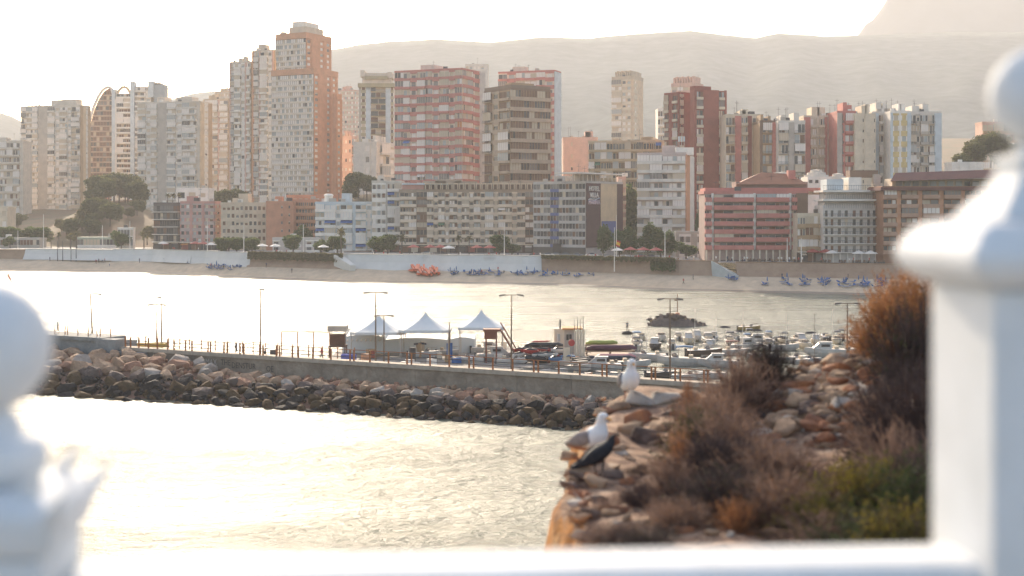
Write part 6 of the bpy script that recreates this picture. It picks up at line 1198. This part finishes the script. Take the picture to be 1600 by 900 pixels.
for a in (('dry', 1160, 10.6, .50, .64, 'tall grey brown dry shrub whose tips reach the breakwater wall, centre of the headland'), ('dry2', 1112, 9.9, .46, .54, 'grey brown twiggy shrub left of the tallest dry shrub'), ('dry3', 1200, 11.0, .38, .56, 'dry shrub with pale feathery tips against the boats, left of the stony mound'),
          ('dry', 1140, 9.0, .55, .55, 'dense brown shrub below the tall dry shrub'), ('darkleaf', 1080, 9.3, .30, .50, 'small dark shrub with green leaves right of the round pale boulder', ), ('dark', 1120, 8.5, .42, .45, 'very dark twiggy shrub in the shade below the brown shrub'),
          ('dry2', 1190, 8.3, .50, .42, 'grey lilac dry shrub below the rusty stones'), ('dry', 1240, 8.4, .45, .38, 'low tangled shrub under the big angular stone'), ('dry3', 1130, 7.7, .42, .36, 'dark tangled shrub above the rust coloured grass tuft'), ('dry2', 1225, 7.5, .46, .40, 'dense grey thorny shrub at the bottom right of the rust tuft'),
          ('dry', 1050, 8.3, .34, .34, 'reddish thin twigged shrub right of the leaning dark bird'), ('dark', 1000, 8.0, .20, .20, 'small dark tuft on the bare ground'), ('dry2', 1060, 7.5, .34, .26, 'low thorny shrub at the bottom centre of the headland'), ('dry', 965, 7.2, .30, .16, 'flat dry mat of twigs near the orange cliff edge'), ('dry3', 1010, 7.0, .34, .18, 'flat dry mat of twigs at the bottom of the headland'),
          ('dry', 1310, 8.3, .30, .26, 'dry shrub below the white topped stones'), ('dry2', 1310, 7.6, .42, .34, 'dusty grey shrub between the green shrubs'), ('dry', 1290, 7.0, .4, .26, 'pale dusty shrub at the bottom beside the rail'),
          ('dark', 1420, 8.9, .55, .78, 'big dark shrub against the white post'), ('dry3', 1425, 9.9, .52, .86, 'tall dark brown shrub beside the white post'), ('dry', 1400, 8.0, .45, .62, 'dark grey twig mass at the foot of the tall shrub by the post'), ('dark', 1455, 8.4, .6, .95, 'dark shrub partly behind the white post'), ('dry', 1380, 9.3, .38, .58, 'brown shrub right of the rust coloured boulder'),
          ('dark', 1440, 7.4, .40, .55, 'dark shrub low beside the white post'), ('dry3', 1350, 8.2, .34, .34, 'dry shrub around the red stones below the mound'),
          ('rust', 1412, 10.6, .56, .90, 'rust orange shrub lit by the sun at the top of the headland'), ('rust', 1385, 11.2, .34, .72, 'orange feathery shrub leaning over the bright water'), ('rust', 1440, 10.2, .42, .98, 'tallest orange brown shrub tip reaching the beach line by the post'), ('rust', 1375, 10.8, .30, .55, 'small rust shrub at the left of the orange shrubs'),
          ('tuft', 1150, 7.3, .22, .24, 'rust coloured grass tuft at the bottom centre', ), ('tuft', 1075, 10.6, .12, .48, 'thin red brown upright weed beside the dark green shrub'), ('tuft', 1062, 8.9, .18, .34, 'red stemmed weed left of the dark shrubs'), ('rust', 1155, 11.3, .18, .36, 'small rusty leaved weed at the right end of the visible wall'),
          ('green', 1330, 7.5, .42, .40, 'yellow green shrub in the middle of the green patch'), ('green', 1290, 7.2, .38, .30, 'leftmost yellow green shrub of the green patch'), ('green', 1380, 7.4, .40, .42, 'yellow green shrub right of the red stone'), ('green2', 1420, 7.0, .42, .48, 'darker green shrub beside the white post'), ('green', 1410, 6.6, .40, .34, 'low bright green shrub just above the rail by the post'), ('green2', 1350, 6.7, .38, .26, 'low green shrub just above the rail'), ('green', 1345, 8.0, .30, .36, 'olive yellow sprig shrub above the green patch'), ('green2', 1085, 9.6, .14, .34, 'small bright green sprig in the dry shrubs')):
    shrub(*a, name='green_shrub' if a[0].startswith('green') else 'weed' if a[0] == 'tuft' else 'dry_shrub')
for i in range(26):
    px = r6.choice((r6.uniform(900, 1060), r6.uniform(1180, 1400))); shrub(r6.choice(('dry', 'dry2', 'dry3')), px, r6.uniform(7, 9.5), r6.uniform(.12, .22), r6.uniform(.08, .16), 'small low tuft of dry twigs on the headland', 'twig_tuft', 0, 'low twig tufts on the headland')
# ------------------------------------------------------------------ gulls
gw_ = mat('gull_white', (.76, .76, .75), rough=.8, var=.04, sc=30); gg_ = mat('gull_grey', (.26, .235, .23), rough=.85, var=.15, sc=25); gb_ = mat('gull_black', (.02, .02, .022), rough=.8, var=0); gk = mat('gull_beak', (.62, .30, .05), rough=.5, var=0); gp_ = mat('gull_leg', (.42, .22, .15), rough=.7, var=0); gsl = mat('slaty_plumage', (.035, .035, .04), rough=.75, c2=(.015, .015, .018), sc=30)
def rings(pts, seg=18):
    out = []; n = len(pts)
    for i, (x, y, z, rw, rh, pit) in enumerate(pts):
        c = Vector((x, y, z)); a = Vector(pts[min(n-1, i+1)][:3])-Vector(pts[max(0, i-1)][:3]); a.normalize(); side = Vector((0, 1, 0)) if abs(a.y) < .9 else Vector((1, 0, 0)); side = (side-a*side.dot(a)).normalized(); up = a.cross(side)
        out.append([c+side*math.cos(t)*rw+up*math.sin(t)*rh for t in [2*math.pi*j/seg for j in range(seg)]])
    return out
def catmull(P, k=4):
    out = []; n = len(P)
    for i in range(n-1):
        p0, p1, p2, p3 = (np.array(P[max(0, min(n-1, j))], float) for j in (i-1, i, i+1, i+2))
        for s in range(k): t = s/k; out.append(tuple(.5*((2*p1)+(-p0+p2)*t+(2*p0-5*p1+4*p2-p3)*t*t+(-p0+3*p1-3*p2+p3)*t**3)))
    out.append(tuple(P[-1])); return out
def bird(name, label, loc, rz, spine, bodym, wings=None, beak=None, eye=None, legs=(), legm=None, tail=None, s=1):
    o = thing(name, label, 'bird', loc, rz); o.scale = (s,)*3
    b = MB(); b.loft(rings(catmull(spine)), bodym); b.build('body', o, smooth=True)
    for (pts, m, y) in (wings or ()):
        for sy in ((-1, 1) if y else (1,)):
            b = MB(); R_ = rings(catmull([(x, (yy)*sy, z, rw, rh, 0) for x, yy, z, rw, rh in pts]), 12); b.loft(R_, m); b.build('wing', o, smooth=True)
    if tail: b = MB(); b.loft(rings(catmull([(x, 0, z, rw, rh, 0) for x, z, rw, rh in tail[0]]), 10), tail[1]); b.build('tail', o, smooth=True)
    if beak: b = MB(); b.loft(rings(catmull([(x, 0, z, rw, rh, 0) for x, z, rw, rh in beak[0]], 3), 8), beak[1]); b.build('beak', o, smooth=True)
    if eye:
        for sy in (-1, 1): b = MB(); b.lathe([(.001, -.005), (.0045, -.003), (.006, 0), (.0045, .003), (.001, .005)], gb_, 8); b.build('eye', o, loc=(eye[0], sy*eye[2], eye[1]), smooth=True)
    for lx, ly, zt_ in legs:
        b = MB(); b.tube((lx, ly, zt_), (lx-.01, ly, .06), .009, .006, legm, 6); b.tube((lx-.01, ly, .06), (lx, ly, .005), .006, .006, legm, 6)
        for a in (-.5, 0, .5): b.tube((lx, ly, .006), (lx+.055*math.cos(a), ly+.055*math.sin(a), .004), .005, .003, legm, 5)
        b.face([(lx, ly, .007), (lx+.05*math.cos(.5), ly+.05*math.sin(.5), .006), (lx+.052, ly, .006)], legm); b.face([(lx, ly, .007), (lx+.052, ly, .006), (lx+.05*math.cos(.5), ly-.05*math.sin(.5), .006)], legm); b.build('leg', o)
    return o
# upright gull facing the camera, head turned to its left; local x forward
x1, d1 = gx(983, 12.0), 12.0; z1_ = EYE+head_z(x1, d1)-.03
bird('seagull', 'white gull standing upright facing us on the highest flat rock, beak turned right', (x1, d1, z1_), rad(-78),
     [(-.17, 0, .13, .012, .012, 0), (-.12, 0, .135, .045, .04, 0), (-.05, 0, .155, .075, .07, 0), (.02, 0, .185, .083, .082, 0), (.055, 0, .235, .072, .075, 0), (.062, 0, .28, .048, .052, 0), (.066, 0, .315, .036, .04, 0), (.078, 0, .345, .038, .04, 0), (.10, 0, .352, .03, .03, 0), (.118, 0, .345, .012, .012, 0)], gw_,
     wings=[([(.03, .070, .215, .022, .05), (-.04, .078, .185, .016, .055), (-.12, .06, .15, .012, .035), (-.21, .03, .125, .006, .012)], gg_, True)], beak=([(.112, .345, .010, .011), (.14, .342, .008, .009), (.158, .336, .003, .004)], gk), eye=(.092, .358, .029), legs=((0, .035, .14), (0, -.035, .14)), legm=gp_, s=1.0)
# second gull: head and chest facing right, grey folded wings to the left
x2, d2 = gx(930, 9.2), 9.2; z2_ = EYE+head_z(x2, d2)
bird('seagull', 'white headed gull with folded grey brown wings standing left of the leaning dark bird', (x2, d2, z2_-.02), rad(-42),
     [(-.23, 0, .13, .012, .012, 0), (-.17, 0, .145, .045, .032, 0), (-.08, 0, .165, .072, .06, 0), (-.01, 0, .185, .080, .078, 0), (.035, 0, .225, .068, .07, 0), (.05, 0, .27, .046, .048, 0), (.055, 0, .305, .036, .038, 0), (.068, 0, .335, .037, .038, 0), (.09, 0, .342, .028, .028, 0), (.105, 0, .336, .012, .012, 0)], gw_,
     wings=[([(-.0, .062, .20, .024, .045), (-.08, .070, .175, .018, .052), (-.17, .052, .145, .012, .03), (-.26, .02, .115, .006, .010)], gg_, True)], beak=([(.10, .335, .010, .011), (.13, .331, .008, .009), (.150, .323, .003, .004)], gk), eye=(.082, .348, .027), legs=((-.02, .03, .15), (-.02, -.03, .15)), legm=gp_, s=.93)
# dark bird leaning, tail low to the left
x3, d3 = gx(936, 8.8), 8.8; z3_ = EYE+head_z(x3, d3)
bird('dark_bird', 'black slaty bird leaning forward in front of the white headed gull, tail pointing down left', (x3, d3, z3_), rad(8),
     [(-.20, 0, .075, .018, .008, 0), (-.13, 0, .095, .034, .018, 0), (-.07, 0, .125, .055, .045, 0), (0, 0, .165, .062, .058, 0), (.055, 0, .205, .050, .050, 0), (.085, 0, .245, .03, .032, 0), (.095, 0, .27, .024, .025, 0), (.108, 0, .285, .016, .016, 0), (.122, 0, .292, .005, .005, 0)], gsl,
     wings=[([(.05, .045, .205, .016, .04), (-.03, .056, .16, .014, .046), (-.11, .045, .11, .010, .03), (-.21, .02, .065, .005, .010)], gsl, True)], beak=([(.115, .29, .006, .006), (.135, .305, .005, .004), (.15, .318, .002, .002)], gb_), eye=(.105, .29, .015), legs=((-.015, .028, .13), (.03, -.028, .14)), legm=gb_, s=.88)
# ------------------------------------------------------------------ balustrade
bal = mat('white_painted_stone', (.76, .77, .78), rough=.75, spec=.2, c2=(.66, .67, .67), sc=9, bump=.12, bsc=60)
YAW = rad(4)
def ball_profile(r, z, n=14): return [(max(.002, r*math.sin(math.pi*i/n)), z-r*math.cos(math.pi*i/n)) for i in range(n+1)]
# tall post on the right
cx, cy = .742, 1.95; o = thing('balustrade_post', 'tall white square post with moulded cap and ball finial at the right edge', 'post', (cx, cy, EYE-1.62), YAW); Z = lambda py, d=1.86: (HZ-py)/F*d+1.62
def sqp(par, nm, prof, bev=.006): b = MB(); b.lathe([(r*math.sqrt(1), z) for r, z in prof], bal, 4, sq=True); return b.build(nm, par, bevel=bev)
hs = .112
sqp(o, 'shaft', [(hs, 0), (hs, Z(452))]); sqp(o, 'cap', [(hs+.004, Z(450)), (hs+.02, Z(442)), (hs+.032, Z(432)), (hs+.042, Z(415)), (hs+.044, Z(395)), (hs+.034, Z(378)), (hs+.024, Z(360)), (hs+.010, Z(350)), (hs-.018, Z(344))], .008)
sqp(o, 'cap_pyramid', [(hs-.020, Z(343)), (hs-.026, Z(334)), (hs-.034, Z(322)), (hs-.046, Z(306)), (hs-.058, Z(288)), (hs-.066, Z(270)), (hs-.070, Z(258)), (hs-.062, Z(252)), (hs-.062, Z(244)), (hs-.076, Z(238))], .006)
b = MB(); b.lathe([(.034, Z(240)), (.030, Z(228)), (.034, Z(220))], bal, 24); b.build('neck', o, smooth=True)
zc = Z(150, 1.95); b = MB(); b.lathe(ball_profile(.068, zc), bal, 32); b.build('ball', o, smooth=True)
# left post with pagoda like top
lx, ly = -.690, 1.80; o = thing('balustrade_post', 'shorter white post at the left edge with an up curled cap and ball finial', 'post', (lx, ly, EYE-1.62), YAW); Z2 = lambda py: (HZ-py)/F*1.78+1.62
sqp(o, 'shaft', [(.104, 0), (.104, Z2(852))]); sqp(o, 'cap', [(.106, Z2(851)), (.112, Z2(842)), (.116, Z2(826)), (.120, Z2(806)), (.120, Z2(785)), (.106, Z2(768)), (.086, Z2(757))], .006)
b = MB()
for a in range(4):
    t = a*math.pi/2+math.pi/4; u = Vector((math.cos(t), math.sin(t), 0)); v = Vector((-u.y, u.x, 0))
    for r0, zz, L, w_ in ((.148, Z2(803), .045, .016), (.110, Z2(762), .034, .013)):
        st = []
        for k in range(6):
            q = k/5; c = u*(r0+L*q)+Vector((0, 0, zz+.042*q*q+.004)); w2 = w_*(1-q)**.8+.002; h = .010*(1-q)+.0015; st.append([c-v*w2-Vector((0, 0, h)), c+v*w2-Vector((0, 0, h)), c+v*w2+Vector((0, 0, h)), c-v*w2+Vector((0, 0, h))])
        c_ = MB(); c_.loft(st, bal); c_.build('corner_curl', o, smooth=False)
b = MB(); b.lathe([(.070, Z2(757)), (.076, Z2(748)), (.083, Z2(735)), (.084, Z2(712)), (.078, Z2(692)), (.060, Z2(684)), (.052, Z2(676)), (.048, Z2(656)), (.036, Z2(645)), (.032, Z2(635)), (.036, Z2(625))], bal, 28); b.build('neck', o, smooth=True)
b = MB(); b.lathe(ball_profile(.088, Z2(545)), bal, 32); b.build('ball', o, smooth=True)
# rail between and beyond
ux, uy = math.cos(YAW), math.sin(YAW); o = thing('balustrade_rail', 'white moulded handrail crossing the bottom of the view between the two posts', 'rail', (cx, cy, EYE-1.62), YAW); zr = -.473+1.62
for a_, e_ in ((-1.33, -.108), (.108, 1.6), (-3.2, -1.54)):
    b = MB(); pr_l = [(-.075, zr-.07), (-.082, zr-.05), (-.078, zr-.02), (-.062, zr-.004), (-.04, zr), (.04, zr), (.062, zr-.004), (.078, zr-.02), (.082, zr-.05), (.075, zr-.07)]
    b.loft([[(x, y, z) for y, z in pr_l] for x in (a_, e_)], bal); b.build('rail_section', o)
bl = MB(); bl.lathe([(.05, .12), (.05, .16), (.03, .19), (.028, .25), (.048, .38), (.052, .46), (.035, .60), (.026, .80), (.03, .95), (.045, .99), (.045, 1.085)], bal, 16); blm = bl.mesh('baluster', True)
o2 = thing('balustrade_infill', 'white turned balusters standing on a low plinth under the handrail', 'balustrade', (cx, cy, EYE-1.62), YAW)
b = MB(); b.box(-3.2, -.09, -.05, 1.6, .09, .119, bal); b.build('plinth', o2)
for i in range(24):
    x = -3.1+i*.2
    if abs(x) > .16 and abs(x+1.44) > .14: put('baluster', blm, o2, (x, 0, 0))
b = MB(); b.box(-6, -4, EYE-1.9, 5, 2.15, EYE-1.61, mat('terrace_paving', (.40, .35, .30), rough=.9)); o = b.build('terrace'); o['kind'] = 'structure'
# ------------------------------------------------------------------ haze
def haze():
    b = MB(); b.box(-2550, -260, -4, 2550, 5300, 900, white); b.mats = []
    me = bpy.data.meshes.new('haze'); me.from_pydata(b.v, [], b.f)
    m = bpy.data.materials.new('haze_air'); m.use_nodes = True; n = m.node_tree; n.nodes.clear()
    v = n.nodes.new('ShaderNodeVolumePrincipled'); o_ = n.nodes.new('ShaderNodeOutputMaterial')
    v.inputs['Color'].default_value = (.94, .92, .91, 1); v.inputs['Density'].default_value = HAZE; v.inputs['Anisotropy'].default_value = .2
    n.links.new(v.outputs[0], o_.inputs['Volume']); me.materials.append(m)
    o = put('haze', me); o['kind'] = 'stuff'
haze()
